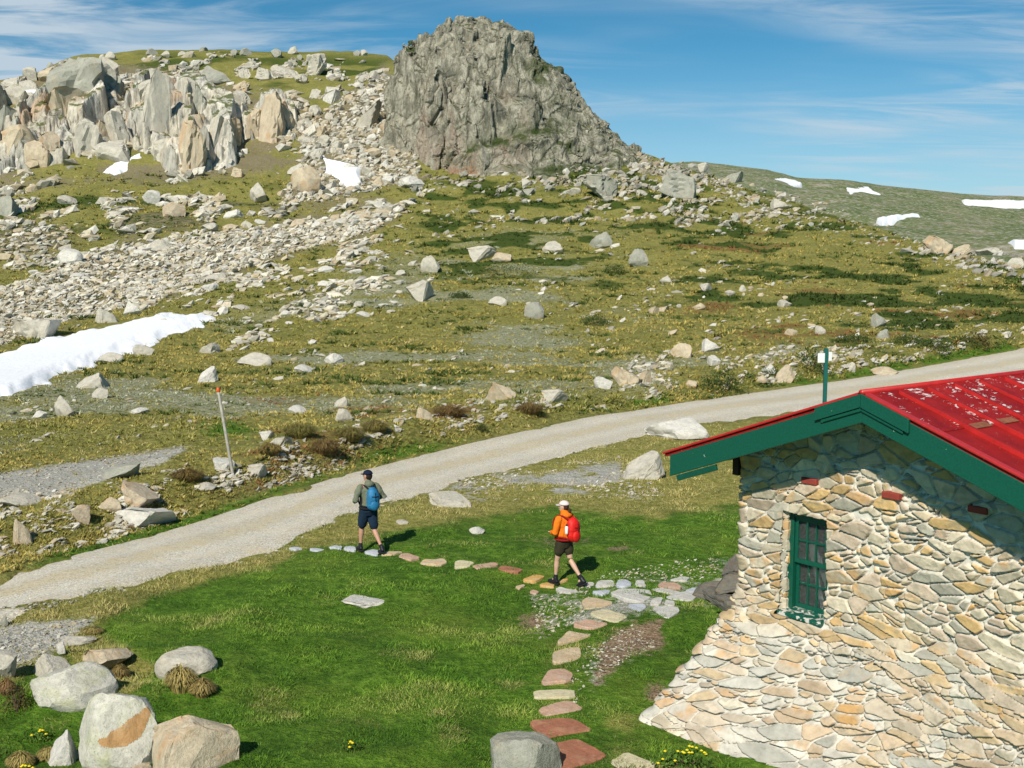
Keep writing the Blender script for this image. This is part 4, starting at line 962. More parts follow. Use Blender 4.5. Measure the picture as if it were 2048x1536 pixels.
def stone_field(p, z):
    """relief and colour of the rubble masonry at (p along wall, z height)"""
    low = 1-sstep(1.0, 2.0, z); z = z-.32*np.maximum(0, 1.78-z)
    wx = fbm(p*1.6, z*1.6, o=2, s=201)*.16; wz = fbm(p*1.3, z*1.3, 7., 2, 202)*.09
    x = (p+wx+.25*np.sin(z*2.1))/(.29-.01*low); y = (z+wz+.06*np.sin(p*1.7))/(.146+.008*low)
    y = y
    F1, F2, I_, LX, LY, _ = worley(x*.84, y*.88, 0., 203, False, True)
    f1, f2, i2, sx_, sy_, _ = worley(x*1.35+3.3, y*1.12, 0., 213, False, True)
    bigm = I_ > .36                                  # large blocks among smaller packing
    D_ = (F2-F1)*1.35; d = np.where(bigm, D_, np.minimum(D_, (f2-f1)*.85)); i = np.where(bigm, I_, (i2+I_) % 1); qx = np.where(bigm, LX*1.3, sx_*.8); qy = np.where(bigm, LY*1.3, sy_*.8)
    crack = fbm(p*9, z*9, o=4, s=204)
    flush = fbm(p*1.1, z*1.4, o=3, s=230)            # where the mortar was smeared wide
    dd = d+crack*.10-.075-.11*flush
    st = sstep(.0, .055, dd)
    small = fbm(p*16, z*16, o=4, s=205); med = fbm(p*5, z*5, o=3, s=206)
    g1_, g2_ = ((i*13.3) % 1)*2-1, ((i*29.1) % 1)*2-1
    face = .022+.026*((i*7.7) % 1)+g1_*qx*.022+(g2_*.7+.35)*qy*.030
    _a, _t, _d, _i = facet(p/.10, z/.07, i*9, 231, 1.)
    face = face+med*.006+small*.004+(_a*.25+_t*.4)*.010
    h = st*(np.maximum(face, .006)+.016*low+.008)*(1+.15*(1-low))+(1-st)*(.004*small-.004)
    j2 = ((dd > -.05) & (dd < .012) & (qy < -.02) & (((i*29.3) % 1) > .55)).astype(float)*(1-.7*low)
    h = h-j2*.03
    pal = np.array([(.58, .45, .27), (.62, .52, .37), (.52, .44, .31), (.54, .44, .34), (.44, .42, .35), (.55, .38, .18), (.60, .53, .41), (.53, .47, .36)])
    pll = np.array([(.58, .54, .44), (.52, .46, .35), (.60, .57, .51), (.53, .46, .36), (.47, .46, .41), (.53, .42, .28), (.62, .59, .52), (.52, .40, .28)])
    k = np.minimum((i*8).astype(int), 7); r = ((i*97.3) % 1)
    lw = np.clip(low*1.1, 0, 1)[..., None]*.9
    c = pal[k]*(1-lw)+pll[k]*lw
    c = c*(.8+.35*r)[..., None]
    c = c*(.93+.09*med+.10*small)[..., None]*(1+.12*_a*.5)[..., None]
    rust = sstep(.1, .45, fbm(p*3, z*3, i*30, 4, 208)); ru = ((i*53.7) % 1 > .45)
    c = c*(1-(rust*ru*.6)[..., None])+np.array((.58, .31, .09))*(rust*ru*.6)[..., None]
    lich = sstep(.15, .3, fbm(p*12, z*12, o=3, s=209))*((i*41.1) % 1 > .6)
    c = c*(1-(lich*.45)[..., None])+np.array((.30, .29, .23))*(lich*.45)[..., None]
    mort = np.array((.59, .57, .51))*(1-.12*low+.16*small)[..., None]
    mw = (1-sstep(.0, .05, dd))[..., None]
    c = c*(1-mw)+mort*mw
    c = np.where((j2 > .5)[..., None], c*.35, c)
    return h, np.clip(c, 0, 1)
Z0 = 1.78
def wall_mat():
    M = NT('rubble_masonry', .95, .15); pos = M.coord('Object'); c, *_ = M.attr('c')
    n = M.noise(pos, 9, 5, .7); n2 = M.noise(pos, 45, 3, .7)
    M.col(M.mix(1., c, M.ramp(n, [(.3, (.8, .78, .74)), (.5, (1., .99, .97)), (.7, (1.12, 1.1, 1.08))]), 'MULTIPLY')); M.bump(M.math('ADD', n, M.math('MULTIPLY', n2, .5)), .5, .012); return M.m
WM = wall_mat()
WINX0, WINX1, WINZ0, WINZ1 = -1.66, -.94, 1.62, 3.03
def build_wall():
    # path in plan, local coordinates: from the right front corner, along the gable, round the left corner, back along the side
    rc = .10; a = np.arange(-HW, HW-rc, 0.0105); xf = -a            # a = s ; local x = -s
    pts = [(-q, RW, 0, -1) for q in a]
    arc = np.linspace(0, math.pi/2, 13)[0:]
    pts += [(-(HW-rc)-rc*math.sin(t), RW+rc-rc*math.cos(t), -math.sin(t), -math.cos(t)) for t in arc]
    b = np.concatenate([np.arange(RW+rc+0.0105, RW+2.3, 0.0105), np.linspace(RW+2.3, HL-.5, 90)])
    pts += [(-HW, q, -1, 0) for q in b]
    Pn = np.array(pts); seg = np.hypot(np.diff(Pn[:, 0]), np.diff(Pn[:, 1])); p = np.concatenate([[0], np.cumsum(seg)])
    zz = np.arange(-.3, AZ-.09, 0.0105)
    Pp, ZZ = np.meshgrid(p, zz); x = np.broadcast_to(Pn[:, 0], Pp.shape).copy(); y = np.broadcast_to(Pn[:, 1], Pp.shape).copy()
    nx = np.broadcast_to(Pn[:, 2], Pp.shape); ny = np.broadcast_to(Pn[:, 3], Pp.shape)
    h, c = stone_field(Pp, ZZ)
    # low wall leans out towards its foot
    q = np.clip((Z0-ZZ)/Z0, 0, 1.3)**1.15
    s = -x
    corner = sstep(-1.2, 2.2, s)
    led = .045*(((ZZ*3.1+fbm(Pp*1.2, ZZ, o=2, s=232)*.9) % 1)-.5)*sstep(.02, .2, q)
    yb = -((.42+.78*corner)*q-led)*np.clip(1-(y-RW)/1.0, 0, 1)
    xb = -.66*q*sstep(.6, 2.37, s)
    xb = xb+.55*q*(1-sstep(-2.37, -1.0, s))*0
    # side buttress hidden behind the corner, with a step at two metres
    r = y-RW
    but = sstep(.22, .34, r)*(1-sstep(1.35, 1.6, r))*(.13+.62*sstep(2.02, 1.78, ZZ)+.25*np.clip((1.8-ZZ)/1.8, 0, 1.2))
    step_ = .035*np.sin(ZZ*24+fbm(ZZ*2, y, o=2, s=231)*5)*sstep(2.0, 2.35, s); xb = xb-step_*(q > .02)
    x = x+nx*h+xb; y = y+ny*h+yb
    # keep the opening and the eaves line
    i = np.arange(Pp.size).reshape(Pp.shape)
    Fq = np.stack([i[:-1, :-1], i[1:, :-1], i[1:, 1:], i[:-1, 1:]], -1)
    s0 = s; top = AZ-.10-SL*np.abs(np.minimum(s0, HW)) ; cellz = ZZ[:-1, :-1]; cs = s0[:-1, :-1]; isf = (ny[:-1, :-1] < -.9)
    keep = cellz < top[:-1, :-1]
    wig = fbm(cs*5, cellz*5, o=2, s=220)*.018
    keep &= ~(isf & (-cs > WINX0+wig) & (-cs < WINX1+wig) & (cellz > WINZ0) & (cellz < WINZ1+wig))
    Fq = Fq[keep]
    used = np.unique(Fq); mp = np.full(Pp.size, -1); mp[used] = np.arange(len(used))
    V = np.stack([x, y, ZZ], -1).reshape(-1, 3)[used]
    me = mesh_np('wall', V, mp[Fq][:, ::-1], True); vcol(me, 'c', c.reshape(-1, 3)[used])
    link('wall', me, WM, hut)
build_wall()
# other walls (plain rubble, out of sight) and window reveals
def stone_box(name, x0, x1, y0, y1, z0, z1, seed=0, step=.02, amp=1.):
    """box whose faces carry the same masonry relief"""
    Vs, Fs, Cs = [], [], []; off = 0
    faces = [((x0, y0), (x1, y0), (0, -1)), ((x1, y0), (x1, y1), (1, 0)), ((x1, y1), (x0, y1), (0, 1)), ((x0, y1), (x0, y0), (-1, 0))]
    acc = seed*3.7
    for (ax, ay), (bx, by), n in faces:
        L_ = math.hypot(bx-ax, by-ay); k = max(2, int(L_/step)); m = max(2, int((z1-z0)/step))
        q, z = np.meshgrid(np.linspace(0, 1, k), np.linspace(z0, z1, m)); h, c = stone_field(q*L_+acc, z+seed*2.3); acc += L_
        e = np.minimum(np.minimum(q, 1-q)*L_, .03)/.03; h = h*e*amp
        V = np.stack([ax+(bx-ax)*q+n[0]*h, ay+(by-ay)*q+n[1]*h, z], -1).reshape(-1, 3)
        i = np.arange(k*m).reshape(m, k); Fq = np.stack([i[:-1, :-1], i[:-1, 1:], i[1:, 1:], i[1:, :-1]], -1).reshape(-1, 4)
        Vs.append(V); Fs.append(Fq+off); Cs.append(c.reshape(-1, 3)); off += len(V)
    V = np.concatenate(Vs+[np.array([(x0, y0, z1), (x1, y0, z1), (x1, y1, z1), (x0, y1, z1), (x0, y0, z0), (x1, y0, z0), (x1, y1, z0), (x0, y1, z0)])]); 
    Fq = np.concatenate(Fs+[np.array([[off, off+1, off+2, off+3], [off+7, off+6, off+5, off+4]])])
    me = mesh_np(name, V, Fq, False); vcol(me, 'c', np.concatenate(Cs+[np.full((8, 3), .55)]))
    return me
rt = .30
link('wall', stone_box('wall', HW-.35, HW, RW+.05, HL-.5, -.4, AZ-.12-SL*HW, 2, .04), WM, hut)
link('wall', stone_box('wall', -HW+.02, HW-.02, HL-.8, HL-.5, -.4, AZ-.12-SL*HW, 3, .05), WM, hut)
for nm, (a, b, c, d, e_, f_) in {'window_reveal': (WINX0-.16, WINX0+.004, RW+.012, RW+rt, WINZ0-.1, WINZ1+.12)}.items():
    link(nm, stone_box(nm, a, b, c, d, e_, f_, 5, .014, .5), WM, hut)
link('window_reveal', stone_box('window_reveal', WINX1-.004, WINX1+.16, RW+.012, RW+rt, WINZ0-.1, WINZ1+.12, 7, .014, .5), WM, hut)
link('window_lintel', stone_box('window_lintel', WINX0+.006, WINX1-.006, RW+.012, RW+rt, WINZ1-.004, WINZ1+.14, 8, .014, .4), WM, hut)
# interior: boarded floor/back so the panes look into a dark room
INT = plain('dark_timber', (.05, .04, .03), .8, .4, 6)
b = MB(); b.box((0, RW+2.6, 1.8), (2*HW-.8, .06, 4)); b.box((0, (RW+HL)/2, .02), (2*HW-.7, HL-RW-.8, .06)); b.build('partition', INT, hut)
FOOTM = rock_mat('shade_toned_footing', (.17, .16, .135), (.07, .07, .06), (.2, .14, .09), .5, .4, sc=2)
# big footing stones piled behind the corner, shade put into their dark colour
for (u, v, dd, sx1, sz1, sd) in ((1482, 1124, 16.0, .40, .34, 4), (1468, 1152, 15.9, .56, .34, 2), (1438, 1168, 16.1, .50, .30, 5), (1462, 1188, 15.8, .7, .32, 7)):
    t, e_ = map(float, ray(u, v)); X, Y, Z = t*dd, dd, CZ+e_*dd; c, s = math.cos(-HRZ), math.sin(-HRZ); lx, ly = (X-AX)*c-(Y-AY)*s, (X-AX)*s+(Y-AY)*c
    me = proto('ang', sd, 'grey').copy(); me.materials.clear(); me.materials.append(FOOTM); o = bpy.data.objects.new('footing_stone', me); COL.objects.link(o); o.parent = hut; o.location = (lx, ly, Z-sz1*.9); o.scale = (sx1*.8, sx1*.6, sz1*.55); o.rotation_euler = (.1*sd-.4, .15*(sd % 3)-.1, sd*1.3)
m = MB(); m.prism([(-HW-.02, RW+.35, -.4), (-HW-1.0, RW+.5, -.4), (-HW-.55, RW+.5, 1.5), (-HW-.10, RW+.4, 2.1), (-HW+.1, RW+.35, 2.1)], (0, 1.0, 0)); 
link('buttress', m.mesh('buttress'), rock_mat('buttress_stone', (.42, .40, .34), (.2, .2, .18), (.5, .35, .2), .4, .4, sc=2), hut)
# window
win = empty('window'); win.parent = hut; win.location = ((WINX0+WINX1)/2, RW+.15, (WINZ0+WINZ1)/2)
ww, wh = WINX1-WINX0, WINZ1-WINZ0
f = MB()
for sx_ in (-1, 1): f.box((sx_*(ww/2-.045), 0, 0), (.09, .11, wh-.004))
f.box((0, 0, wh/2-.04), (ww-.182, .105, .08)); f.build('window_frame', GREENW, win, bevel=.006)
def sash(z0, z1, y, nm='sash'):
    w_ = ww-.19; m = MB(); h_ = z1-z0; cz_ = (z0+z1)/2
    for sx_ in (-1, 1): m.box((sx_*(w_/2-.025), y, cz_), (.05, .04, h_))
    m.box((0, y, z0+.03), (w_-.101, .044, .06)); m.box((0, y, z1-.022), (w_-.101, .044, .045)); o = m.build(nm, GREENW, win, bevel=.004)
    q = MB()
    for k in (-1, 1): q.box((k*(w_-.1)/6, y-.002, cz_+.008), (.022, .03, h_-.107))
    for k in (-1, 0, 1): q.box((k*(w_-.1)/3, y-.002, cz_+.01), ((w_-.1)/3-.024, .03, .022))
    q.build('glazing_bar', GREENW, o)
    g = MB(); g.box((0, y+.008, cz_+.008), (w_-.1, .005, h_-.105)); g.build('pane', GLASS, o)
GM = NT('window_glass', .04, .5); GM.b.inputs['Base Color'].default_value = (.8, .85, .85, 1); GM.b.inputs['Transmission Weight'].default_value = .96; GM.b.inputs['IOR'].default_value = 1.3; GLASS = GM.m
sash(-.0, wh/2-.082, -.012); sash(-wh/2+.075, .045, .034)
s_ = MB(); s_.box((0, -.10, -wh/2+.03), (ww-.012, .34, .06)); s_.box((0, -.03, -wh/2+.068), (ww-.19, .1, .016)); s_.build('window_sill', SILLM, win, bevel=.008)
b = MB(); b.box((.02, .30, -.25), (.10, .02, 1.0), Matrix.Rotation(-.5, 3, 'Y')); b.box((-.16, .34, -.25), (.07, .02, .9), Matrix.Rotation(-.28, 3, 'Y')); b.build('inner_strip', plain('pale_strip', (.5, .49, .44), .7), win)  # pale slanted strips just behind the panes
# roof
def red_mat(name, peel, seams=True):
    M = NT(name, .6, .22); v = M.coord('Object'); n = M.noise(v, 5, 6, .7); n2 = M.noise(v, 1.1, 4, .6); n3 = M.noise(v, 30, 3, .7)
    c = M.mix(M.ramp(n, [(.3, 0.), (.7, 1.)]), (.30, .009, .008), (.16, .005, .006)); c = M.mix(M.ramp(n2, [(.4, 0.), (.7, .5)]), c, (.46, .022, .014))
    c = M.mix(M.ramp(n3, [(.68, 0.), (.72, .8)]), c, (.62, .3, .28))
    if peel:
        vs = M.coord('Object', (2.2, .9, 1), (0, 0, .5)); m1 = M.noise(vs, 5.5, 9, .72, 1.2); m2 = M.noise(v, 1.4, 2)
        k = M.math('ADD', m1, M.math('MULTIPLY', M.math('SUBTRACT', m2, .5), .55)); c = M.mix(M.ramp(k, [(peel, 0.), (peel+.01, 1.)]), c, (.62, .6, .58))
    M.col(c); M.bump(M.math('ADD', n, M.math('MULTIPLY', n3, .3)), .2, .01); return M.m
RED = red_mat('red_roof_paint', 0); REDP = red_mat('peeling_red_paint', .60); REDT = plain('bright_red_trim', (.5, .022, .02), .4, .3, 5, .5)
RUST = plain('rusty_lap', (.32, .12, .06), .8, .5, 9)
ALF = math.atan(SL); EW = 3.05
def slope_box(mb, sgn, s0, s1, y0, y1, z0, z1):
    """box lying on a roof slope; s measured horizontally from the ridge, z up from the roof plane"""
    P_ = []
    for z in (z0, z1):
        for y in (y0, y1):
            for s in (s0, s1): P_.append((sgn*s, y, AZ-SL*s+z))
    mb.add(P_, [(0, 2, 3, 1), (4, 5, 7, 6), (0, 1, 5, 4), (2, 6, 7, 3), (0, 4, 6, 2), (1, 3, 7, 5)] if sgn > 0 else [(1, 3, 2, 0), (6, 7, 5, 4), (4, 5, 1, 0), (3, 7, 6, 2), (2, 6, 4, 0), (5, 7, 3, 1)])
for sg in (1, -1):
    m = MB(); slope_box(m, sg, 0, EW+.12, -.012, HL, -.045, .0)
    for k in range(13):
        y = .62*k+.58
        if y < HL: slope_box(m, sg, .10, EW+.118, y-.03, y+.03, -.01, .05)
    sh = m.build('roof', RED, hut)
    m = MB(); slope_box(m, sg, .05, EW+.14, -.045, .055, -.004, .03); m.build('edge_flashing', REDT, sh, bevel=.008)
m = MB()
for k in range(12):
    y = .62*k+.58
    if y < HL: slope_box(m, 1, .12, EW+.119, y-.031, y-.026, .0, .052)
m.build('rib_edge', REDT, hut)
m = MB(); slope_box(m, 1, 0, .98, .057, HL+.02, .0, .012); slope_box(m, -1, 0, .98, .057, HL+.02, .0, .012); rcap = m.build('ridge_sheet', REDP, hut)
m = MB()
for k in range(12):
    y = .62*k+.58+.3
    if y < HL-.2: slope_box(m, 1, .93, 1.03, y-.2, y+.18, .010, .018)
m.build('rusty_lap', RUST, rcap)
m = MB(); m.tube([(0, -.05, AZ+.015), (0, HL+.03, AZ+.015)], .035, 10, False); m.build('ridge_roll', REDT, hut, smooth=True)
def barge(sg, s0, s1, y0, y1, top, h_, name, mat=GREENW, par=hut, endcut=0):
    P_ = [(sg*s0, y0, AZ-SL*s0-top), (sg*s1, y0, AZ-SL*s1-top), (sg*(s1-endcut), y0, AZ-SL*s1-top-h_), (sg*s0, y0, AZ-SL*s0-top-h_)]
    if sg < 0: P_ = P_[::-1]
    return MB().prism(P_, (0, y1-y0, 0)).build(name, mat, par, bevel=.008)
for sg in (1, -1):
    barge(sg, 0.001, EW+.02, -.02, .03, .046, .30, 'bargeboard')
    barge(sg, 0.002, .64, -.065, -.022, .0, .16, 'gable_cap_board')
    barge(sg, 0.002, .56, -.045, -.023, .16, .05, 'gable_cap_strip')
    # eave fascia and soffit
    m = MB(); slope_box(m, sg, EW-.02, EW+.02, .032, HL, -.26, -.047); m.build('fascia', GREEN, hut)
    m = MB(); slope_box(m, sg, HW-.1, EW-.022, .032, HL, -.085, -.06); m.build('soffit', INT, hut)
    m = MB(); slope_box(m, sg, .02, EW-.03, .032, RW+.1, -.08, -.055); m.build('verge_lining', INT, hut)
m = MB(); m.box((-EW+.45, .02, AZ-SL*(EW-.45)-.40), (.75, .045, .08), Matrix.Rotation(-ALF, 3, 'Y')); m.build('fascia_block', GREEN, hut, bevel=.005)
m = MB()
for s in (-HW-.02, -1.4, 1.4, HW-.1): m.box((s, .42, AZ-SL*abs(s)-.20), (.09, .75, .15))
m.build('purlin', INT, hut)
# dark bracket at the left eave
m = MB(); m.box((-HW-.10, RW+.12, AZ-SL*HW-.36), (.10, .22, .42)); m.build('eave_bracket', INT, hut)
# red painted purlin ends set in the gable
def on_wall(u, v, off=0.):
    t, e = map(float, ray(u, v)); c, s = math.cos(HRZ), math.sin(HRZ)
    # plane y_local = RW+off : n=( -s, c )
    k = (RW+off)+(-s)*AX+c*AY; Yd = k/((-s)*t+c); X = t*Yd; z = CZ+e*Yd
    return ((X-AX)*c+(Yd-AY)*s, RW+off, z)
for (u, v) in ((1625, 961), (1788, 990), (1962, 1018)):
    p = on_wall(u, v); MB().box((p[0], RW-.02, p[2]), (.24, .14, .085)).build('vent_brick', plain('red_brick', (.30, .05, .035), .8), hut, bevel=.012)
# ------------------------------------------------------------------ marker pole and signpost
def pole():
    b = P(466, 951); t, e = map(float, ray(436, 778)); top = Vector((t*(b.y-.15), b.y-.15, CZ+e*(b.y-.15)))
    o = empty('marker_pole', b); tag(o, 'tall leaning grey timber marker pole with orange tip beside the track', 'marker pole')
    m = MB(); d = top-b; m.tube([d*-.12, d*.5, d*.972], [.047, .043, .038], 10); m.build('post', plain('silvered_timber', (.5, .47, .4), .9, .4, 8), o, True)
    m = MB(); m.tube([d*.976, d*1.0], [.05, .048], 10); m.build('reflector_band', plain('orange_band', (.8, .13, .03), .5), o, True)
pole()
def sign():
    X, Y = hit([1648], [846]); b = Vector((float(X[0]), float(Y[0]), 0)); b.z = float(terrain(X, Y)[0])
    t, e = map(float, ray(1647, 704)); top = CZ+e*b.y-b.z; k = b.y/2240
    o = empty('signpost', b); tag(o, 'green signpost with two small white boards standing beyond the hut roof', 'signpost')
    m = MB(); m.box((0, 0, top/2), (.14, .14, top+.3)); m.build('post', plain('green_post', (.01, .12, .1), .6), o, bevel=.01)
    for u0, u1, v0, v1, y in ((1630, 1644, 706, 725, -.09), (1651, 1661, 704, 722, .09)):
        m = MB(); m.box((((u0+u1)/2-1648)*k, y, top-((v0+v1)/2-704)*k), ((u1-u0)*k, .03, (v1-v0)*k)); m.build('sign_board', plain('white_board', (.78, .8, .8), .5, .1), o)
sign()
# ------------------------------------------------------------------ stepping stones and paving
FM = {k: rock_mat('flag_'+k, *a, coord='Object', sc=3) for k, a in dict(
    red=((.36, .15, .09), (.2, .1, .07), (.5, .3, .18), .5, .3), pink=((.52, .34, .24), (.3, .2, .14), (.6, .5, .4), .5, .3), tan=((.56, .45, .3), (.3, .24, .15), (.6, .35, .15), .5, .2),
    cream=((.6, .54, .36), (.4, .34, .2), (.5, .42, .2), .4, .2), grey=((.55, .54, .5), (.3, .3, .28), (.5, .42, .34), .4, .3), blue=((.5, .53, .58), (.3, .32, .36), (.5, .48, .45), .2, .2), orange=((.6, .36, .12), (.4, .22, .08), (.6, .5, .3), .6, .2)).items()}
def flag(pts, tone, label, crop):
    ox, oy, k = crop; P2 = [(ox+a/k, oy+b_/k) for a, b_ in pts]
    # round the outline a little
    Q = []
    rg = random.Random(int(P2[0][0]*3+P2[0][1]))
    n = len(P2)
    for i in range(n):
        a, b_, c = P2[i-1], P2[i], P2[(i+1) % n]
        for w in (.16, ): Q.append((b_[0]+(a[0]-b_[0])*w, b_[1]+(a[1]-b_[1])*w)); 
        Q.append(((b_[0]*.86+(a[0]+c[0])*.07), (b_[1]*.86+(a[1]+c[1])*.07)))
        Q.append((b_[0]+(c[0]-b_[0])*.16, b_[1]+(c[1]-b_[1])*.16))
        Q.append(((b_[0]+c[0])/2+rg.uniform(-.9, .9), (b_[1]+c[1])/2+rg.uniform(-.5, .5)))
    Q = np.array(Q); X, Y = hit(Q[:, 0], Q[:, 1]); z = float(np.median(terrain(X, Y)))+.035
    cx, cy = X.mean(), Y.mean()
    # plane facing up; correct for raised top so outline stays put
    V = []; m = len(X); top = []
    for i in range(m): top.append((X[i]-cx, Y[i]-cy))
    bm = bmesh.new(); vt = [bm.verts.new((a*.97, b_*.97, .0)) for a, b_ in top]; v1 = [bm.verts.new((a, b_, -.015)) for a, b_ in top]; v2 = [bm.verts.new((a*1.01, b_*1.01, -.09)) for a, b_ in top]
    for i in range(m):
        j = (i+1) % m; bm.faces.new((v1[i], v1[j], vt[j], vt[i])); bm.faces.new((v2[i], v2[j], v1[j], v1[i]))
    for t in tessellate_polygon([[Vector((a, b_, 0)) for a, b_ in top]]): bm.faces.new([vt[q] for q in t])
    bmesh.ops.subdivide_edges(bm, edges=[e for e in bm.edges if e.calc_length() > .12], cuts=2, use_grid_fill=False)
    bmesh.ops.triangulate(bm, faces=[f for f in bm.faces if len(f.verts) > 4])
    for v in bm.verts:
        if v.co.z > -.005: v.co.z += .014*float(vnoise(v.co.x*5+cx*9, v.co.y*5, 0, 3))
    bmesh.ops.recalc_face_normals(bm, faces=list(bm.faces))
    me = bpy.data.meshes.new('flagstone'); bm.to_mesh(me); bm.free()
    o = link('flagstone', me, FM[tone], loc=(cx, cy, z)); tag(o, label, 'stepping stone', 'stepping stones and paving leading to the hut')
C3 = (950, 1140, 3.878); C1 = (600, 900, 2.926)
for pts, tone, lab in [
 ([(585, 1360), (790, 1310), (910, 1380), (1025, 1440), (960, 1480), (740, 1545), (660, 1560), (640, 1440)], 'red', 'large brick red flagstone nearest the camera, beside the grey boulder'),
 ([(420, 1170), (650, 1150), (780, 1155), (920, 1240), (720, 1270), (520, 1300), (470, 1230)], 'red', 'wide red flagstone second up from the bottom of the path'),
 ([(485, 1065), (700, 1000), (760, 1005), (845, 1060), (700, 1090), (540, 1115)], 'pink', 'orange rimmed flagstone just above the wide red one'),
 ([(450, 920), (775, 910), (780, 965), (460, 975)], 'cream', 'long narrow cream plank shaped flagstone'),
 ([(505, 870), (570, 775), (690, 760), (765, 800), (740, 860)], 'pink', 'pinkish flagstone just above the plank shaped one'),
 ([(600, 725), (600, 640), (720, 605), (820, 610), (820, 680), (760, 710)], 'tan', 'rounded orange edged flagstone in the middle of the curving path'),
 ([(625, 580), (720, 485), (800, 490), (920, 515), (750, 560)], 'tan', 'triangular tan flagstone above the rounded one'),
 ([(745, 450), (880, 420), (1050, 455), (900, 490)], 'pink', 'pointed pink flagstone at the bend of the path'),
 ([(885, 380), (1000, 345), (1195, 410), (1100, 455), (960, 420)], 'cream', 'long cream flagstone at the edge of the bare dirt'),
 ([(825, 250), (870, 222), (1000, 235), (1080, 265), (980, 300), (850, 312)], 'tan', 'peach coloured flagstone alone in the grass below the woman'),
 ([(1175, 305), (1310, 305), (1330, 330), (1270, 375)], 'blue', 'bluish triangular flagstone above the bare dirt'),
 ([(1355, 335), (1570, 335), (1590, 370), (1490, 440)], 'grey', 'large pale triangular flagstone against the hut foot'),
 ([(1350, 305), (1390, 250), (1460, 255), (1440, 300)], 'grey', 'small pale block of paving above the large triangular one, left'),
 ([(1465, 305), (1480, 270), (1545, 280), (1550, 320)], 'grey', 'small pale block of paving above the large triangular one, right'),
 ([(1040, 205), (1120, 175), (1350, 180), (1380, 230), (1300, 275), (1180, 260)], 'grey', 'biggest brownish grey paving flag between woman and hut'),
 ([(620, 140), (660, 130), (810, 160), (730, 180)], 'grey', 'thin pale flagstone just below the feet of the woman'),
 ([(900, 180), (1040, 170), (1050, 190), (980, 208)], 'blue', 'narrow bluish flag left of the biggest paving flag'),
 ([(820, 110), (910, 108), (930, 125), (860, 135)], 'grey', 'little pale flag right of the rear boot of the woman'),
 ([(930, 150), (960, 105), (1070, 105), (1090, 150)], 'grey', 'pale flag two places right of the woman'),
 ([(1090, 155), (1110, 110), (1180, 110), (1220, 155), (1150, 170)], 'blue', 'pale blue flag three places right of the woman'),
 ([(1235, 150), (1250, 110), (1310, 115), (1330, 160)], 'grey', 'pale squarish flag midway between woman and hut'),
 ([(1360, 170), (1420, 155), (1610, 185), (1560, 210)], 'grey', 'thin pale flag right of the biggest paving flag'),
 ([(1480, 230), (1620, 190), (1760, 190), (1680, 270), (1500, 250)], 'grey', 'pale flag touching the hut foot above the triangular one'),
 ([(1410, 130), (1450, 95), (1560, 100), (1610, 140), (1500, 160)], 'pink', 'pinkish flag at the top of the paving'),
 ([(1500, 75), (1600, 50), (1670, 60), (1640, 85)], 'grey', 'farthest thin flag of the paving, left of the dark hut corner'),
 ([(1620, 160), (1700, 130), (1800, 165), (1740, 190)], 'blue', 'blue grey flag below the dark hut corner'),
 ([(1040, 1490), (1170, 1420), (1300, 1470), (1400, 1510), (1380, 1560), (1150, 1570)], 'cream', 'cream flagstone cut by the bottom edge left of the yellow flowers'),
 ([(420, 150), (450, 135), (500, 150), (470, 165)], 'pink', 'tiny stone left of the thin pale flagstone'),
 ([(360, 70), (470, 35), (550, 50), (460, 85)], 'orange', 'orange flagstone just left of the woman'),
 ([(490, 105), (560, 85), (620, 105), (610, 122)], 'orange', 'orange flagstone under the front boot of the woman'),
 ([(640, 95), (655, 75), (725, 65), (720, 80)], 'orange', 'narrow orange flagstone between the boots of the woman'),
 ([(310, 105), (380, 85), (390, 100), (340, 125)], 'tan', 'small tan stone below the orange flagstone left of the woman')]:
    flag(pts, tone, lab, C3)
for pts, tone, lab in [
 ([(1155, 715), (1180, 695), (1310, 715), (1270, 735)], 'red', 'reddish flagstone second to the left of the woman'),
 ([(1005, 690), (1140, 672), (1165, 685), (1040, 712)], 'pink', 'pink flagstone third to the left of the woman'),
 ([(905, 665), (925, 655), (1025, 668), (990, 692), (905, 695)], 'cream', 'cream flagstone midway between the two walkers'),
 ([(700, 665), (720, 645), (840, 640), (865, 660), (820, 675)], 'tan', 'tan flagstone third to the right of the man'),
 ([(570, 635), (620, 612), (710, 640), (640, 655)], 'pink', 'salmon flagstone second to the right of the man'),
 ([(470, 620), (510, 600), (610, 605), (540, 622)], 'tan', 'tan flagstone just right of the rear boot of the man'),
 ([(370, 605), (420, 585), (480, 600), (450, 625)], 'blue', 'bluish flagstone between the boots of the man'),
 ([(255, 595), (265, 575), (320, 580), (330, 600)], 'blue', 'bluish flagstone under the front boot of the man'),
 ([(165, 585), (200, 575), (250, 580), (240, 595)], 'blue', 'bluish flagstone one step ahead of the man'),
 ([(50, 575), (100, 570), (150, 580), (100, 588)], 'blue', 'bluish flagstone two steps ahead of the man'),
 ([(-70, 562), (-20, 555), (20, 565), (-30, 572)], 'blue', 'last bluish flagstone where the path meets the track')]:
    flag(pts, tone, lab, C1)
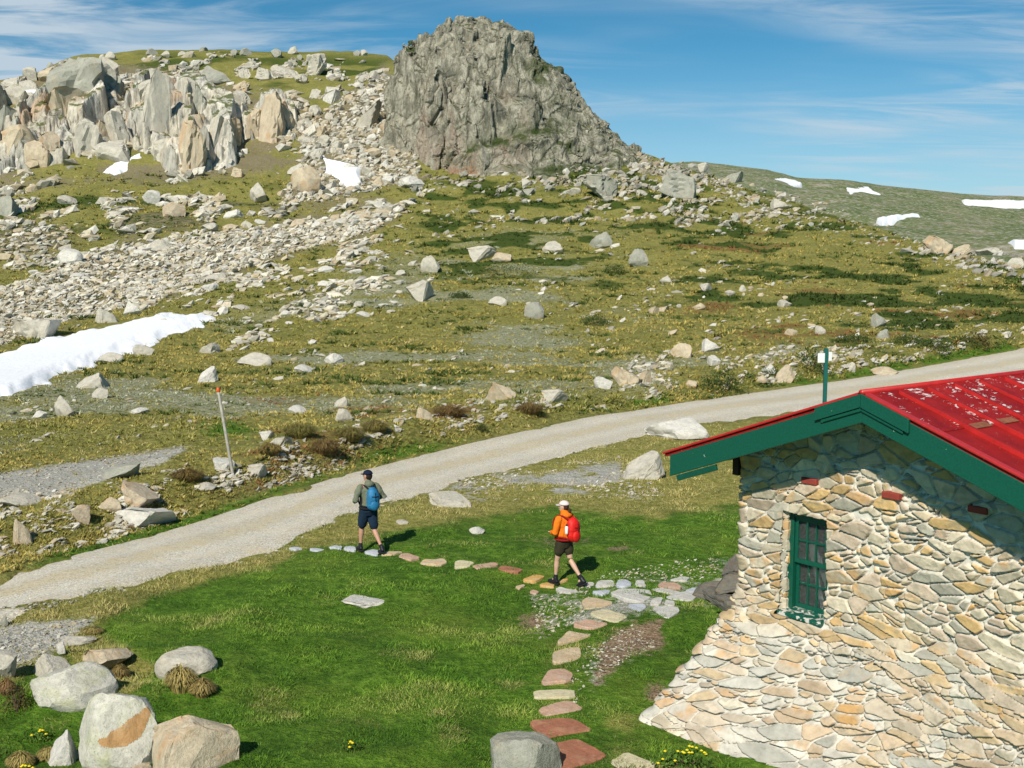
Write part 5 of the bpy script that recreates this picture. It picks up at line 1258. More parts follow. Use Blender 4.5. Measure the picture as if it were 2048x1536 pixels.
# ------------------------------------------------------------------ walkers
SKIN = plain('skin', (.50, .27, .19), .55, .12, 20, .4, .05)
SKIN2 = plain('fair_skin', (.58, .36, .26), .55, .12, 20, .4, .05)
def cloth(name, c, var=.3, sc=6, rough=.85): return plain(name, c, rough, var, sc, .2, .5)
def wrinkle(a, s, sc=9): return lambda co: fbm(co[:, 0]*sc, co[:, 1]*sc, co[:, 2]*sc*.6, 3, s)*a
def limb(m, pts, rad, n=14): m.tube(pts, rad, n)
def hand(m, w, d, side, curl=1.0):
    """palm and five curled fingers; w wrist, d direction of the forearm"""
    w = Vector(w); d = Vector(d).normalized(); up = Vector((0, 0, 1)); lat = d.cross(up).normalized(); nrm = lat.cross(d).normalized()
    m.ell(w+d*.045, (.028, .042, .048), Matrix((lat, nrm*.5, d)).transposed())
    base = w+d*.085
    for k, ln in enumerate((.068, .078, .072, .056)):
        o = lat*(k-1.5)*.0205*side; p0 = base+o; p1 = p0+d*ln*.5-nrm*.008; p2 = p1+(d*.45-nrm*.9*curl).normalized()*ln*.35; p3 = p2+(-d*.35-nrm*.8*curl).normalized()*ln*.28
        m.tube([p0-d*.02, p0, p1, p2, p3], [.0095, .0095, .009, .0085, .0075], 8)
    t0 = w+d*.03-lat*side*.028; m.tube([t0, t0+d*.03-lat*side*.02, t0+d*.055-lat*side*.012-nrm*.015], [.012, .0105, .009], 8)
def walker(loc, head, H, C, label):
    k = H/1.80
    o = empty('person', loc, head); tag(o, label, 'person')
    V = lambda x, y, z: Vector((x*k, y*k, z*k))
    hip = {s: V(0, s*.085, .93) for s in (1, -1)}
    kn = C['knee']; an = C['ankle']; sh = {s: V(-.01, s*.185, 1.44) for s in (1, -1)}; el = C['elbow']; wr = C['wrist']
    hd = C.get('turn', .3)
    b = MB()   # body
    b.tube([V(-.01, 0, .92), V(0, 0, 1.05), V(.01, 0, 1.2), V(.0, 0, 1.36), V(-.005, 0, 1.45)], [.135*k, .125*k, .135*k, .14*k, .09*k], 16)
    b.tube([V(-.01, 0, 1.42), V(.0, 0, 1.50), V(.02, 0, 1.60)], [.06*k, .053*k, .055*k], 12)
    for s in (1, -1):
        K, A = V(*kn[s]), V(*an[s])
        limb(b, [hip[s], hip[s].lerp(K, .4), K.lerp(hip[s], .12), K, K.lerp(A, .28), K.lerp(A, .7), A], [.092*k, .08*k, .058*k, .052*k, .056*k, .036*k, .032*k])
        b.tube([A, A+V(.08, 0, -.045)], [.033, .03], 10)
        E_, W_ = V(*el[s]), V(*wr[s])
        limb(b, [sh[s], sh[s].lerp(E_, .5), E_, E_.lerp(W_, .35), W_], [.052*k, .045*k, .038*k, .037*k, .025*k])
        hand(b, W_, W_-E_, s)
        b.ell(sh[s]*.5+V(0, 0, 1.44)*.5+Vector((0, 0, 0)), (.06*k, .1*k, .05*k))
    hc = V(.02, 0, 1.665); Rm = Matrix.Rotation(hd, 3, 'Z')
    hp = lambda x, y, z: hc+Rm @ V(x, y, z)
    b.ell(hc, (.094*k, .076*k, .105*k), Rm, 20, 14); b.ell(hp(.03, 0, -.06), (.062*k, .056*k, .062*k), Rm); b.ell(hp(-.03, 0, .01), (.075*k, .074*k, .085*k), Rm)
    b.tube([hp(.088, 0, .012), hp(.106, 0, -.022)], [.010, .015], 8)
    b.ell(hp(.083, 0, -.062), (.014, .026, .009), Rm)
    for s in (1, -1): b.ell(hp(-.005, s*.077*k, -.005), (.018, .01, .03), Rm); b.ell(hp(.078, s*.03, .03), (.02, .022, .008), Rm)
    b.remesh('body', C['skin'], o, .0075, 2)
    for s in (1, -1): MB().ell(hp(.084, s*.031, .014), (.011, .014, .009), Rm).build('eye', EYE, o, True)
    j = MB()   # jacket with sleeves and hood
    j.tube([V(-.01, 0, 1.0), V(-.005, 0, 1.04), V(.005, 0, 1.16), V(-.005, 0, 1.32), V(-.01, 0, 1.44)], [.165*k, .168*k, .165*k, .165*k, .115*k], 18)
    j.ell(V(-.01, 0, 1.36), (.13*k, .2*k, .12*k)); j.ell(V(0, 0, 1.04), (.15*k, .185*k, .15*k)); j.ell(V(-.005, 0, 1.3), (.13*k, .2*k, .2*k)); (j.ell(V(.02, 0, 1.12), (.19*k, .225*k, .2*k)) if C.get('collar') else None)
    for s in (1, -1):
        E_, W_ = V(*el[s]), V(*wr[s]); j.tube([sh[s], sh[s].lerp(E_, .5), E_, E_.lerp(W_, .5), W_.lerp(E_, .08)], [.075*k, .072*k, .066*k, .058*k, .045*k], 14)
    j.tube([V(-.015, 0, 1.44), V(-.005, 0, 1.535)], [.085*k, .075*k], 14); j.ell(V(-.075, 0, 1.50), (.075*k, .12*k, .065*k), Matrix.Rotation(-.4, 3, 'Y'))
    if C.get('collar'): j.tube([V(.0, 0, 1.48), V(.02, 0, 1.60)], [.085*k, .08*k], 14)
    j.remesh('jacket', C['jacket'], o, .013, 3, wrinkle(.020, 3, 13))
    if C.get('side'):
        q = MB()
        for s in (1, -1): q.tube([V(.0, s*.155, 1.26), V(-.0, s*.158, 1.1), V(-.0, s*.165, .94)], [.045, .05, .05], 10)
        q.remesh('side_panel', C['side'], o, .012, 2)
    q = MB()   # shorts
    q.tube([V(-.01, 0, 1.02), V(-.01, 0, .93)], [.155*k, .165*k], 16); q.ell(V(-.04, 0, .93), (.12*k, .165*k, .11*k))
    for s in (1, -1):
        K = V(*kn[s]); q.tube([hip[s]+V(0, 0, .02), hip[s].lerp(K, .5), hip[s].lerp(K, C['short'])], [.118*k, .108*k, .1*k], 16)
    q.remesh('shorts', C['shorts'], o, .013, 2, wrinkle(.014, 5, 12))
    for s in (1, -1):  # socks and boots
        A = V(*an[s]); K = V(*kn[s]); pt = C['foot'][s]; r_ = Matrix.Rotation(pt, 3, 'Y')
        fp = lambda x, y, z: A+r_ @ Vector((x, y, z))
        q = MB(); q.tube([A.lerp(K, .2 if C['sockh'] else .13), A+Vector((0, 0, .0))], [.046*k, .047*k], 12); q.remesh('sock', SOCK, o, .01, 1)
        q = MB(); q.tube([fp(-.035, 0, -.045), fp(.03, 0, -.05), fp(.12, 0, -.062), fp(.175, 0, -.066)], [.042, .046, .042, .032], 12); q.tube([fp(0, 0, .035), fp(-.01, 0, -.03)], [.05, .052], 12); bo = q.remesh('boot', BOOT, o, .01, 2)
        q = MB(); q.prism([fp(-.085, -.042, -.108), fp(.1, -.05, -.108), fp(.2, -.02, -.1), fp(.2, .02, -.1), fp(.1, .05, -.108), fp(-.085, .042, -.108)], r_ @ Vector((0, 0, .026))); q.build('sole', SOLE, bo, bevel=.004)
    q = MB()   # cap
    q.ell(hp(-.012, 0, .045), (.112*k, .094*k, .088*k), Rm, 24, 14); cap = q.mesh('cap', True)
    bm = bmesh.new(); bm.from_mesh(cap); bmesh.ops.delete(bm, geom=[v for v in bm.verts if v.co.z < hp(0, 0, .028).z], context='VERTS')
    bmesh.ops.solidify(bm, geom=list(bm.faces), thickness=.004); bm.to_mesh(cap); bm.free()
    cp_ = link('cap', cap, C['cap'], o)
    q = MB(); arc = [(.085*math.cos(a)+.09*max(0, math.cos(a))-.0, .078*math.sin(a)) for a in np.linspace(-1.35, 1.35, 15)]
    q.prism([hp(.0+x, y, .036-.18*abs(y)**1.2-.12*max(0, x-.09)) for x, y in arc], (0, 0, .006)); q.build('brim', C['cap'], cp_)
    MB().ell(hp(-.012, 0, .134*k), (.007, .007, .004)).build('button', C['cap'], cp_)
    q = MB(); q.ell(hp(-.035, 0, -.002), (.078*k, .08*k, .088*k), Rm, 20, 12)
    if C.get('tail'): q.tube([hp(-.10, 0, .0), hp(-.14, .0, -.05), hp(-.13, .02, -.16), hp(-.10, .05, -.27)], [.024, .034, .032, .012], 12)
    q.remesh('hair', C['hair'], o, .008, 1, wrinkle(.006, 8, 30))
    return o, V
EYE = plain('eye_dark', (.03, .02, .02), .3, 0, 5, .5, 0); SOCK = cloth('black_sock', (.018, .02, .028)); BOOT = plain('black_boot', (.014, .015, .02), .5, .3, 10); SOLE = plain('boot_sole', (.02, .02, .02), .8)
def pack(loc, head, k, mat, strapm, label, big, off):
    o = empty('backpack', loc, head); tag(o, label, 'backpack', 'backpacks worn by the walkers')
    m = MB(); w, h, d = big
    m.ell((-.255+off, 0, 1.22*k), (d, w, h), None, 24, 18); m.ell((-.25+off, 0, 1.12*k), (d*1.05, w*1.02, h*.62), None, 20, 14); m.ell((-.22+off, 0, 1.36*k), (d*.85, w*.86, h*.5), None, 20, 14)
    b = m.remesh('bag', mat, o, .012, 3, lambda c: fbm(c[:, 0]*7, c[:, 1]*7, c[:, 2]*7, 3, 9)*.012-(np.abs(((c[:, 2]*3.1) % 1)-.5) < .03)*.005)
    for s in (1, -1):
        q = MB(); q.tube([(-.17, s*.08, 1.45*k), (-.07, s*.115, 1.50*k), (.05, s*.12, 1.50*k), (.15, s*.125, 1.42*k), (.195, s*.12, 1.28*k), (.14, s*.17, 1.12*k), (-.02, s*.2, 1.06*k), (-.16, s*.13, 1.05*k)], [.018]*8, 8); q.build('shoulder_strap', strapm, o, True)
    a = np.linspace(0, 2*math.pi, 26); q = MB(); q.tube([(-.01+.185*math.cos(t), .195*math.sin(t), 1.0*k) for t in a], [.022]*26, 8, False); q.build('hip_belt', strapm, o, True)
    q = MB(); q.tube([(-.255-d*.9+off, -w*.5, 1.30*k), (-.262-d+off, 0, 1.29*k), (-.255-d*.9+off, w*.5, 1.30*k)], [.009]*3, 6); q.tube([(-.25-d+off, 0, 1.38*k), (-.268-d+off, 0, 1.2*k)], [.007]*2, 6); q.build('compression_strap', strapm, b, True)
    q = MB(); q.ell((-.25-d*.75+off, 0, 1.1*k), (.05, w*.7, .12)); q.build('front_pocket', mat, o, True)
    return o
HD = math.atan2(.84, -.54)
# man: left foot forward on image left
def feet_loc(u, v, D=None):
    p = P(u, v); return p
pm = P(738, 1106); pm.z += .035
kM = 1.0
man, _ = walker(pm, HD, 1.83, dict(skin=SKIN, jacket=cloth('sage_jacket', (.17, .19, .13)), side=cloth('dark_panel', (.02, .022, .022)), shorts=cloth('navy_shorts', (.012, .03, .06)), cap=cloth('navy_cap', (.008, .016, .04)), hair=cloth('dark_hair', (.03, .02, .015), .4, 30),
   knee={1: (.14, .10, .52), -1: (-.06, -.10, .50)}, ankle={1: (.17, .12, .105), -1: (-.33, -.15, .13)}, elbow={1: (-.04, .33, 1.17), -1: (-.1, -.34, 1.2)}, wrist={1: (.2, .22, 1.1), -1: (.17, -.2, 1.16)}, foot={1: .0, -1: .22}, short=.82, sockh=False, turn=.5),
   'man in grey green jacket, navy shorts and navy cap walking on stepping stones')
pack(pm, HD, 1.0, plain('blue_pack_fabric', (.02, .20, .42), .6, .45, 9, .4, .5), cloth('black_webbing', (.015, .015, .02)), 'blue backpack on the back of the man in grey green jacket', (.15, .255, .11), .0)
pw_ = P(1128, 1167); pw_.z += .03
kW = .94
HW_ = math.atan2(.70, -.71)
wom, _ = walker(pw_, HW_, 1.70, dict(skin=SKIN2, jacket=cloth('orange_jacket', (.85, .20, .01)), shorts=cloth('olive_shorts', (.045, .04, .022)), cap=cloth('pale_pink_cap', (.72, .60, .58), .1), hair=cloth('brown_hair', (.06, .03, .018), .4, 30),
   knee={1: (.12, .09, .51), -1: (-.10, -.09, .52)}, ankle={1: (.16, .09, .105), -1: (-.42, -.10, .16)}, elbow={1: (.0, .30, 1.16), -1: (-.08, -.3, 1.2)}, wrist={1: (.22, .16, 1.12), -1: (.2, -.16, 1.16)}, foot={1: .0, -1: .5}, short=.55, sockh=True, turn=.45, tail=True, collar=True),
   'woman in orange jacket, dark shorts and pale cap walking behind the man')
pack(pw_, HW_, .94, plain('red_pack_fabric', (.75, .012, .008), .6, .3, 9, .4, .5), cloth('dark_red_webbing', (.3, .01, .01)), 'bright red backpack on the back of the woman in orange', (.155, .24, .10), .0)
bt = empty('water_bottle', pw_, HW_); tag(bt, 'small white bottle in the side of the red backpack', 'bottle')
m = MB(); m.tube([(-.24, .2, 1.12), (-.24, .2, 1.23)], [.033, .033], 12); m.build('bottle_body', plain('white_plastic', (.78, .85, .83), .4, .05), bt, True)
m = MB(); m.tube([(-.24, .2, 1.265), (-.24, .2, 1.29)], [.018, .016], 10); m.build('bottle_lid', plain('black_lid', (.03, .03, .03), .4), bt, True)
# ------------------------------------------------------------------ shrubs, tussocks, flowers
def leaf_mat(name, rough=.7):
    M = NT(name, rough, .25); c, *_ = M.attr('c'); pos = M.geo().outputs['Position']; n = M.noise(pos, 3, 4)
    c = M.mix(1., c, M.ramp(n, [(.3, (.7, .72, .7)), (.7, (1.2, 1.15, 1.1))]), 'MULTIPLY'); M.col(c)
    return M.m
LEAF = leaf_mat('foliage')
def tuft_arrays(rg, X, Y, Z, size, nb, cols, lean=.5, width=.09, jit=.25):
    """vectorised tufts of nb blades each: returns vertices, triangles, colours"""
    n = len(X); a = rg.uniform(0, 2*math.pi, (n, nb)); rr_ = rg.random((n, nb))**.6
    bx = np.cos(a)*rr_*size[:, None]*.5; by = np.sin(a)*rr_*size[:, None]*.5
    h = size[:, None]*rg.uniform(.55, 1.1, (n, nb))
    dx = np.cos(a)*lean*rr_+rg.normal(0, jit, (n, nb)); dy = np.sin(a)*lean*rr_+rg.normal(0, jit, (n, nb))
    wa = rg.uniform(0, math.pi, (n, nb)); w = size[:, None]*width*rg.uniform(.6, 1.4, (n, nb))
    B = np.stack([X[:, None]+bx, Y[:, None]+by, Z[:, None]-.02+0*bx], -1)
    T = B+np.stack([dx*h, dy*h, h], -1); wv = np.stack([np.cos(wa)*w, np.sin(wa)*w, 0*w], -1)
    V = np.stack([B-wv, B+wv, T], 2).reshape(-1, 3)
    Fc = np.arange(len(V)).reshape(-1, 3)
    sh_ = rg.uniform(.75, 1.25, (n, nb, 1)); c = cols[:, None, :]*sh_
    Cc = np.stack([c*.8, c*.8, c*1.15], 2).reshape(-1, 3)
    return V, Fc, Cc
def make_shrub(name, label, u, vb, w, h, dark=(.03, .05, .01), lite=(.08, .12, .02), cat='shrub', grp='low dark shrubs on the slope', flowers=False, n=None):
    X, Y = hit([u], [vb]); X = float(X[0]); Y = float(Y[0]); k = Y/2240; W_ = w*k/2; H_ = h*k; z = float(terrain(np.array([X]), np.array([Y]))[0])
    rg = np.random.default_rng(int(u*3+vb)); n = n or int(500+W_*500)
    o = empty(name, (X, Y+W_*.3, z)); tag(o, label, cat, grp)
    th = rg.uniform(0, 2*math.pi, n); ph = np.arccos(rg.uniform(0, 1, n)); rr_ = rg.uniform(.55, 1., n)*(1+.28*vnoise(np.cos(th)*2.2+u, np.sin(th)*2.2, ph*2, 3))
    px = np.cos(th)*np.sin(ph)*rr_*W_; py = np.sin(th)*np.sin(ph)*rr_*W_*.7; pz = np.cos(ph)*rr_*H_*.95
    s = rg.uniform(.35, .8, n)*max(.05, min(.16, W_*.2))
    d = rg.normal(size=(n, 3)); d[:, 2] = np.abs(d[:, 2])+.3; d /= np.linalg.norm(d, axis=1)[:, None]; e = np.cross(d, rg.normal(size=(n, 3))); e /= np.linalg.norm(e, axis=1)[:, None]
    B = np.stack([px, py, pz], -1); V = np.stack([B-e*s[:, None]*.35, B+e*s[:, None]*.35, B+d*s[:, None]], 1).reshape(-1, 3)
    c = np.array(dark)+(np.array(lite)-np.array(dark))*rg.random((n, 1)); me = mesh_np('foliage', V, np.arange(3*n).reshape(-1, 3)); vcol(me, 'c', np.repeat(c, 3, 0)); link('foliage', me, LEAF, o)
    m = MB()
    for k_ in range(5):
        a = rg.uniform(0, 6.28); m.tube([(0, 0, -.05), (math.cos(a)*W_*.3, math.sin(a)*W_*.2, H_*.35), (math.cos(a)*W_*.6, math.sin(a)*W_*.4, H_*.65)], [.02, .014, .006], 6)
    m.build('stem', plain('twig', (.1, .07, .04)) if 'twig' not in bpy.data.materials else bpy.data.materials['twig'], o)
    return o, W_, H_
for i, (u, vb, w, h, lab) in enumerate([
  (1448, 785, 108, 58, 'large dark green bush on the far verge above the hut gable'),
  (1625, 742, 92, 60, 'dark spreading bush directly behind the signpost'),
  (1868, 705, 86, 30, 'low dark bush on the far verge near the right edge'),
  (1960, 700, 74, 44, 'brownish dark bush at the far verge by the right border'),
  (963, 869, 36, 20, 'small dark green bush alone on the near side of the far verge'),
  (1820, 688, 70, 24, 'flat green mat of scrub left of the two right hand bushes'),
  (1712, 686, 84, 20, 'flat green mat of scrub next to the curved grey stone'),
  (1190, 651, 76, 24, 'green cushion of scrub right of the round grey boulder'),
  (1230, 545, 60, 22, 'green cushion of scrub beneath the grey shoulder boulder'),
  (920, 604, 50, 14, 'thin dark cushion of scrub right of the leaning mid slope boulder'),
  (1010, 545, 150, 34, 'long dark scrub filling the scrubby rock row'),
  (1545, 742, 46, 22, 'small bush between the large dark bush and the signpost bush'),
  (30, 1420, 60, 70, 'brown green bush at the left edge below the cut boulder')]):
    br = (.06, .045, .015) if i in (3, 12) else (.02, .04, .008)
    make_shrub('shrub', lab, u, vb, w, h, br, (.13, .11, .03) if i in (3, 12) else (.07, .115, .02))
def make_tussock(u, vb, w, h, lab, col=(.36, .29, .1)):
    X, Y = hit([u], [vb]); X = float(X[0]); Y = float(Y[0]); k = Y/2240; z = float(terrain(np.array([X]), np.array([Y]))[0]); rg = np.random.default_rng(int(u+vb)); n = 900
    a = rg.uniform(0, 6.28, n); r = rg.random(n)**.5; W_ = w*k/2; H_ = h*k
    B = np.stack([np.cos(a)*r*W_*.55, np.sin(a)*r*W_*.45, np.zeros(n)-.03], -1); hh = H_*rg.uniform(.5, 1.05, n)*(1-.4*r)
    M1 = B+np.stack([np.cos(a)*r*W_*.3, np.sin(a)*r*W_*.25, hh], -1); T = M1+np.stack([np.cos(a)*W_*.28, np.sin(a)*W_*.25, -hh*.25*r], -1)
    wv = np.stack([np.cos(a+1.5), np.sin(a+1.5), 0*a], -1)*.006
    V = np.stack([B-wv, B+wv, M1+wv, M1-wv, T], 1).reshape(-1, 3); i = np.arange(n)[:, None]*5
    Fc = np.concatenate([i+np.array([[0, 1, 2]]), i+np.array([[0, 2, 3]]), i+np.array([[3, 2, 4]])])
    c = np.array(col)*rg.uniform(.5, 1.3, (n, 1)); c = np.repeat(c, 5, 0)
    me = mesh_np('tussock', V, Fc); vcol(me, 'c', c); o = link('tussock', me, LEAF, loc=(X, Y, z)); tag(o, lab, 'tussock', 'straw coloured grass tussocks')
for t in [(362, 1385, 74, 62, 'large straw coloured tussock growing over the front of the domed boulder'), (405, 1390, 60, 44, 'smaller straw tussock at the right foot of the domed boulder', (.32, .25, .09)),
          (240, 1345, 44, 40, 'dark straw tussock right of the flat tan slab', (.2, .15, .05)), (95, 1490, 54, 34, 'straw tussock left of the small upright boulder'), (40, 1505, 60, 40, 'pale tussock in the bottom left corner'),
          (185, 1262, 46, 18, 'low straw tussock at the edge of the grey gravel'), (15, 1390, 40, 40, 'rusty tussock under the boulder cut by the left edge', (.2, .12, .05)),
          (600, 880, 90, 34, 'shaggy olive tussock on the bank right of the marker pole', (.2, .18, .05)), (700, 870, 80, 34, 'shaggy olive tussock on the bank above the man', (.2, .17, .05)), (750, 855, 70, 30, 'shaggy tussock left of the small tan boulder on the bank', (.24, .2, .06)),
          (540, 905, 60, 28, 'golden tussock beside the block right of the marker pole', (.3, .22, .07)), (900, 830, 90, 30, 'reddish tussock left of the big tan boulder', (.22, .14, .05)), (1060, 835, 70, 30, 'reddish tussock right of the big tan boulder', (.2, .14, .05)),
          (375, 950, 80, 30, 'brown tussock left of the marker pole foot', (.2, .14, .045)), (650, 900, 80, 34, 'brown tussock below the squarish bank boulder', (.19, .13, .05))]:
    make_tussock(*t)
def flower_plant(u, vb, w, h, lab, nf=14):
    o, W_, H_ = make_shrub('flowering_plant', lab, u, vb, w, h, (.04, .09, .01), (.12, .22, .03), 'flowers', 'plants with small yellow flowers', n=700)
    rg = random.Random(int(u)); 
    for k in range(nf):
        a = rg.uniform(0, 6.28); r = rg.uniform(.2, .95); m = MB(); c = Vector((math.cos(a)*r*W_, math.sin(a)*r*W_*.6-.05, H_*math.sqrt(max(.05, 1-r*r))+.04))
        for q in range(6):
            t = q*math.pi/3; m.ell(c+Vector((math.cos(t)*.012, math.sin(t)*.012, 0)), (.010, .010, .004), None, 6, 4)
        m.ell(c+Vector((0, 0, .006)), (.01, .01, .008), None, 6, 4)
        m.build('flower_head', YEL, o)
YEL = plain('yellow_petal', (.85, .68, .02), .6, .1)
flower_plant(1370, 1545, 130, 50, 'leafy plant with yellow flowers at the foot of the hut wall', 16)
flower_plant(78, 1458, 50, 18, 'few yellow flowers left of the small upright boulder', 5)
flower_plant(45, 1530, 60, 22, 'yellow flowers at the bottom left corner', 7)
flower_plant(705, 1510, 50, 14, 'two yellow flowers low in the lawn near the bottom edge', 4)
# ------------------------------------------------------------------ grass
def not_hut(X, Y):
    c, s = math.cos(-HRZ), math.sin(-HRZ); x = (X-AX)*c-(Y-AY)*s; y = (X-AX)*s+(Y-AY)*c
    return ~((x > -3.45) & (x < 2.9) & (y > -.55) & (y < HL))
def grass():
    rg = np.random.default_rng(4); n = 450000
    u = rg.uniform(-500, 1750, n); v = 1560-(1560-850)*rg.random(n)**1.1
    X, Y = hit(u, v); ok = np.isfinite(Y) & (Y < 60); u, v, X, Y = u[ok], v[ok], X[ok], Y[ok]
    ok = not_hut(X, Y) & (v > np.interp(u, LOu, LOv)+3); u, v, X, Y = u[ok], v[ok], X[ok], Y[ok]
    Z = terrain(X, Y); M, _ = masks(X, Y, Z); lush, grav, dirt, dry = M[0], M[1], M[2], M[7]
    keep = rg.random(len(X)) > np.clip(grav*.95+dirt*1.0, 0, .97); X, Y, Z, lush, dry = [q[keep] for q in (X, Y, Z, lush, dry)]
    n1 = fbm(X/.5, Y/.5, o=3, s=301); n2 = fbm(X/2.2, Y/1.2, o=3, s=302); n3 = fbm(X/.9, Y/.5, o=3, s=303)
    g1, g2, g3, st = np.array((.03, .085, .007)), np.array((.085, .205, .016)), np.array((.25, .37, .045)), np.array((.52, .45, .18))
    m1 = sstep(-.2, .35, n1*.8+n2*.5+rg.normal(0, .18, len(X)))[:, None]; m2 = sstep(-.15, .4, n2+rg.normal(0, .15, len(X)))[:, None]
    col = g1*(1-m1)+g2*m1; col = col*(1-.6*m2)+g3*.6*m2
    dd = np.clip(dry*1.1+sstep(.2, .55, n3)*.55+sstep(.25, .5, n2)*.35, 0, 1)[:, None]*sstep(-.6, .2, n1+rg.normal(0, .3, len(X)))[:, None]
    col = col*(1-dd)+st*rg.uniform(.6, 1.1, (len(X), 1))*dd
    size = .82*(.035+.035*sstep(-.3, .5, n1)+.02*rg.random(len(X)))*(1+.25*dry)*(1+.012*Y)
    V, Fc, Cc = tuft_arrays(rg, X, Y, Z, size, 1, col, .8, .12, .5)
    me = mesh_np('lawn_grass', V, Fc); vcol(me, 'c', Cc); o = link('lawn_grass', me, LEAF); tag(o, 'short green grass with straw patches around the hut', 'grass', kind='stuff')
grass()
def heath():
    rg = np.random.default_rng(5); U = []; Vv = []
    n = 86000
    u = rg.uniform(-420, 2250, n); v = 340+(1215-340)*rg.random(n)**.85
    X, Y = hit(u, v); ok = np.isfinite(Y) & (Y < 240); u, v, X, Y = u[ok], v[ok], X[ok], Y[ok]
    ok = (v < np.interp(u, UPu, UPv)-2); u, v, X, Y = u[ok], v[ok], X[ok], Y[ok]
    Z = terrain(X, Y); M, _ = masks(X, Y, Z); lush, grav, dirt, rocky, silv, dark, brown, dry = M
    snowp = [(-60, 830), (0, 800), (60, 780), (120, 748), (250, 705), (390, 660), (430, 638), (400, 628), (240, 645), (60, 690), (-60, 725)]
    keep = (rg.random(len(X)) > np.clip(grav*1.2+rocky*.75, 0, .97)) & ~inpoly(u, v, snowp) & ~inpoly(u, v, [(196, 347), (235, 322), (280, 285), (290, 298), (262, 337), (225, 350)]) & ~inpoly(u, v, [(628, 303), (722, 342), (718, 360), (690, 366), (645, 335)])
    X, Y, Z, lush, silv, dark, brown, u, v, dirt = [q[keep] for q in (X, Y, Z, lush, silv, dark, brown, u, v, dirt)]
    n1 = fbm(X/4, Y/2.5, o=3, s=311)+rg.normal(0, .18, len(X)); n2 = fbm(X/14, Y/8, o=3, s=312)
    k = lambda a: np.array(a, float)
    yel, oli, grn, strw, brn, slv, drk = k((.44, .36, .10)), k((.28, .26, .065)), k((.18, .22, .045)), k((.52, .44, .19)), k((.26, .13, .05)), k((.40, .42, .31)), k((.05, .08, .014))
    a = sstep(-.3, .3, n1)[:, None]; col = oli*(1-a)+yel*a; b_ = sstep(.15, .5, n2)[:, None]; col = col*(1-b_*.6)+grn*b_*.6
    r = rg.random(len(X)); col = np.where((r < .10)[:, None], strw, col)
    for m, c in ((silv*.75, slv), (brown*.8, brn), (dark, drk), (lush, k((.08, .16, .015))), (dirt*.6, brn)):
        q = (rg.random(len(X)) < m); col = np.where(q[:, None], c, col)
    stk = sstep(.22, .34, fbm(X/3.2, Y/1.6, o=3, s=320))*(Y > 45); dark = np.maximum(dark, stk*.8); size = (.085+.14*rg.random(len(X))**2+.12*dark*sstep(-.3, .3, n1))*(.55+.45*sstep(28, 55, Y))*(1+np.maximum(Y-50, 0)*.007)
    size = size*np.where(silv > .5, .7, 1); col = np.where((rg.random(len(X)) < stk*.85)[:, None], drk*1.3, col)
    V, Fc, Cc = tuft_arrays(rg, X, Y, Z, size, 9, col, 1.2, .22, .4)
    me = mesh_np('hillside_heath', V, Fc); vcol(me, 'c', Cc); o = link('hillside_heath', me, LEAF); tag(o, 'olive and straw coloured heath tufts covering the hillside', 'heath', kind='stuff')
heath()
CLR = -.42; CLL = (1.3, .4, 0); SKYMUL = (.38, .98, 1.12, 1); CLOUDC = (7.6, 8.8, 9.8, 1)
# ------------------------------------------------------------------ camera, light, sky
cam = bpy.data.cameras.new('camera'); co = bpy.data.objects.new('camera', cam); COL.objects.link(co)
co.location = (0, 0, CZ); co.rotation_euler = (math.pi/2-PITCH, 0, 0)
cam.sensor_width = 36; cam.lens = 36*F/2048; cam.clip_end = 20000; cam.clip_start = .1
SC.camera = co
SUN_EL = R(40); az = math.atan2(-.36, -.93)
sd = Vector((math.sin(az)*math.cos(SUN_EL), math.cos(az)*math.cos(SUN_EL), math.sin(SUN_EL)))
L = bpy.data.lights.new('sun', 'SUN'); L.energy = 5.0; L.angle = R(.5); L.color = (1., .93, .81)
lo_ = bpy.data.objects.new('sun', L); COL.objects.link(lo_); lo_.rotation_euler = sd.to_track_quat('Z', 'Y').to_euler(); lo_.location = (-20, -40, 60)
W = bpy.data.worlds.new('World'); SC.world = W; W.use_nodes = True; nt = W.node_tree
bg = nt.nodes['Background']; sky = nt.nodes.new('ShaderNodeTexSky'); sky.sky_type = 'NISHITA'; sky.sun_disc = False
sky.sun_elevation = SUN_EL; sky.sun_rotation = az % (2*math.pi); sky.altitude = 1900; sky.air_density = 1.; sky.dust_density = .3; sky.ozone_density = 1.5
tc = nt.nodes.new('ShaderNodeTexCoord'); sx = nt.nodes.new('ShaderNodeSeparateXYZ'); nt.links.new(tc.outputs['Generated'], sx.inputs[0])
def mth(op, a, b=0., c=None):
    x = nt.nodes.new('ShaderNodeMath'); x.operation = op
    for i, v in enumerate((a, b) if c is None else (a, b, c)):
        if isinstance(v, (int, float)): x.inputs[i].default_value = v
        else: nt.links.new(v, x.inputs[i])
    return x.outputs[0]
zz = mth('ADD', mth('MAXIMUM', sx.outputs[2], 0.0), .10)
cx_ = mth('DIVIDE', sx.outputs[0], zz); cy_ = mth('DIVIDE', sx.outputs[1], zz)
cb = nt.nodes.new('ShaderNodeCombineXYZ'); nt.links.new(cx_, cb.inputs[0]); nt.links.new(cy_, cb.inputs[1])
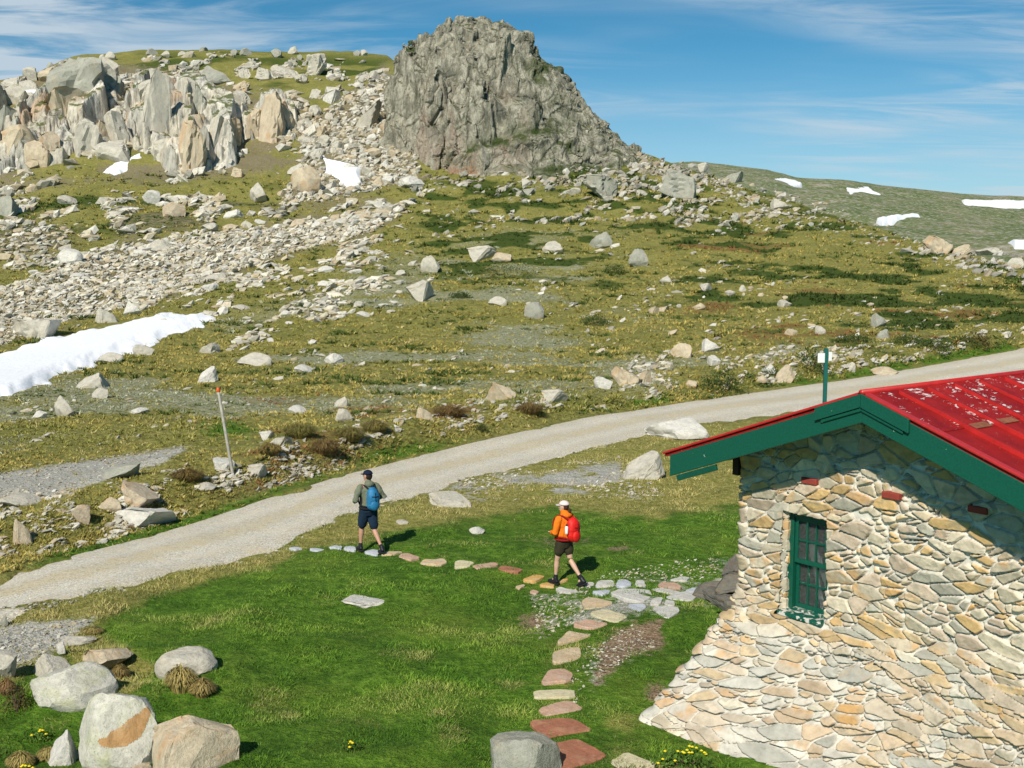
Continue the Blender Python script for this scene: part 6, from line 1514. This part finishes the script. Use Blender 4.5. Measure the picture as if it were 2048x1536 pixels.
def wn(scale, rot, sc, det, rough, dist, loc=(0, 0, 0)):
    mp = nt.nodes.new('ShaderNodeMapping'); mp.inputs['Scale'].default_value = scale; mp.inputs['Rotation'].default_value = (0, 0, rot); mp.inputs['Location'].default_value = loc; nt.links.new(cb.outputs[0], mp.inputs[0])
    x = nt.nodes.new('ShaderNodeTexNoise'); x.inputs['Scale'].default_value = sc; x.inputs['Detail'].default_value = det; x.inputs['Roughness'].default_value = rough; x.inputs['Distortion'].default_value = dist
    nt.links.new(mp.outputs[0], x.inputs['Vector']); return x.outputs['Fac']
def rmp(f, a, b, lo=0., hi=1.):
    x = nt.nodes.new('ShaderNodeMapRange'); x.interpolation_type = 'SMOOTHSTEP'; x.inputs[1].default_value = a; x.inputs[2].default_value = b; x.inputs[3].default_value = lo; x.inputs[4].default_value = hi; nt.links.new(f, x.inputs[0]); return x.outputs[0]
big = wn((.30, .75, 1), CLR, .9, 3, .5, .4, CLL); fib = wn((.30, 1.1, 1), CLR, 3.0, 9, .6, 1.4, (3, 1, 0))
cl = mth('MULTIPLY', rmp(big, .36, .60), rmp(fib, .34, .72))
leftw = rmp(cx_, .0, -1.8, .0, .75)
cl = mth('MULTIPLY', mth('ADD', mth('MULTIPLY', cl, .8), mth('MULTIPLY', mth('MULTIPLY', leftw, rmp(fib, .30, .60)), .85)), 1.)
low = rmp(sx.outputs[2], .20, .0, 0., .62)
cl = mth('MULTIPLY', mth('MINIMUM', mth('ADD', cl, low), .85), rmp(sx.outputs[1], .05, .6))
mul = nt.nodes.new('ShaderNodeMix'); mul.data_type = 'RGBA'; mul.blend_type = 'MULTIPLY'; mul.inputs[0].default_value = 1; nt.links.new(sky.outputs[0], mul.inputs[6]); mul.inputs[7].default_value = SKYMUL
mx = nt.nodes.new('ShaderNodeMix'); mx.data_type = 'RGBA'; nt.links.new(cl, mx.inputs[0]); nt.links.new(mul.outputs[2], mx.inputs[6]); mx.inputs[7].default_value = CLOUDC
nt.links.new(mx.outputs[2], bg.inputs[0]); bg.inputs[1].default_value = .07
vs_ = SC.view_settings; vs_.view_transform = 'Standard'; vs_.look = 'None'; vs_.exposure = .12; vs_.gamma = 1; vs_.use_curve_mapping = False
SC.cycles.diffuse_bounces = 3; SC.cycles.max_bounces = 6; SC.cycles.use_denoising = True
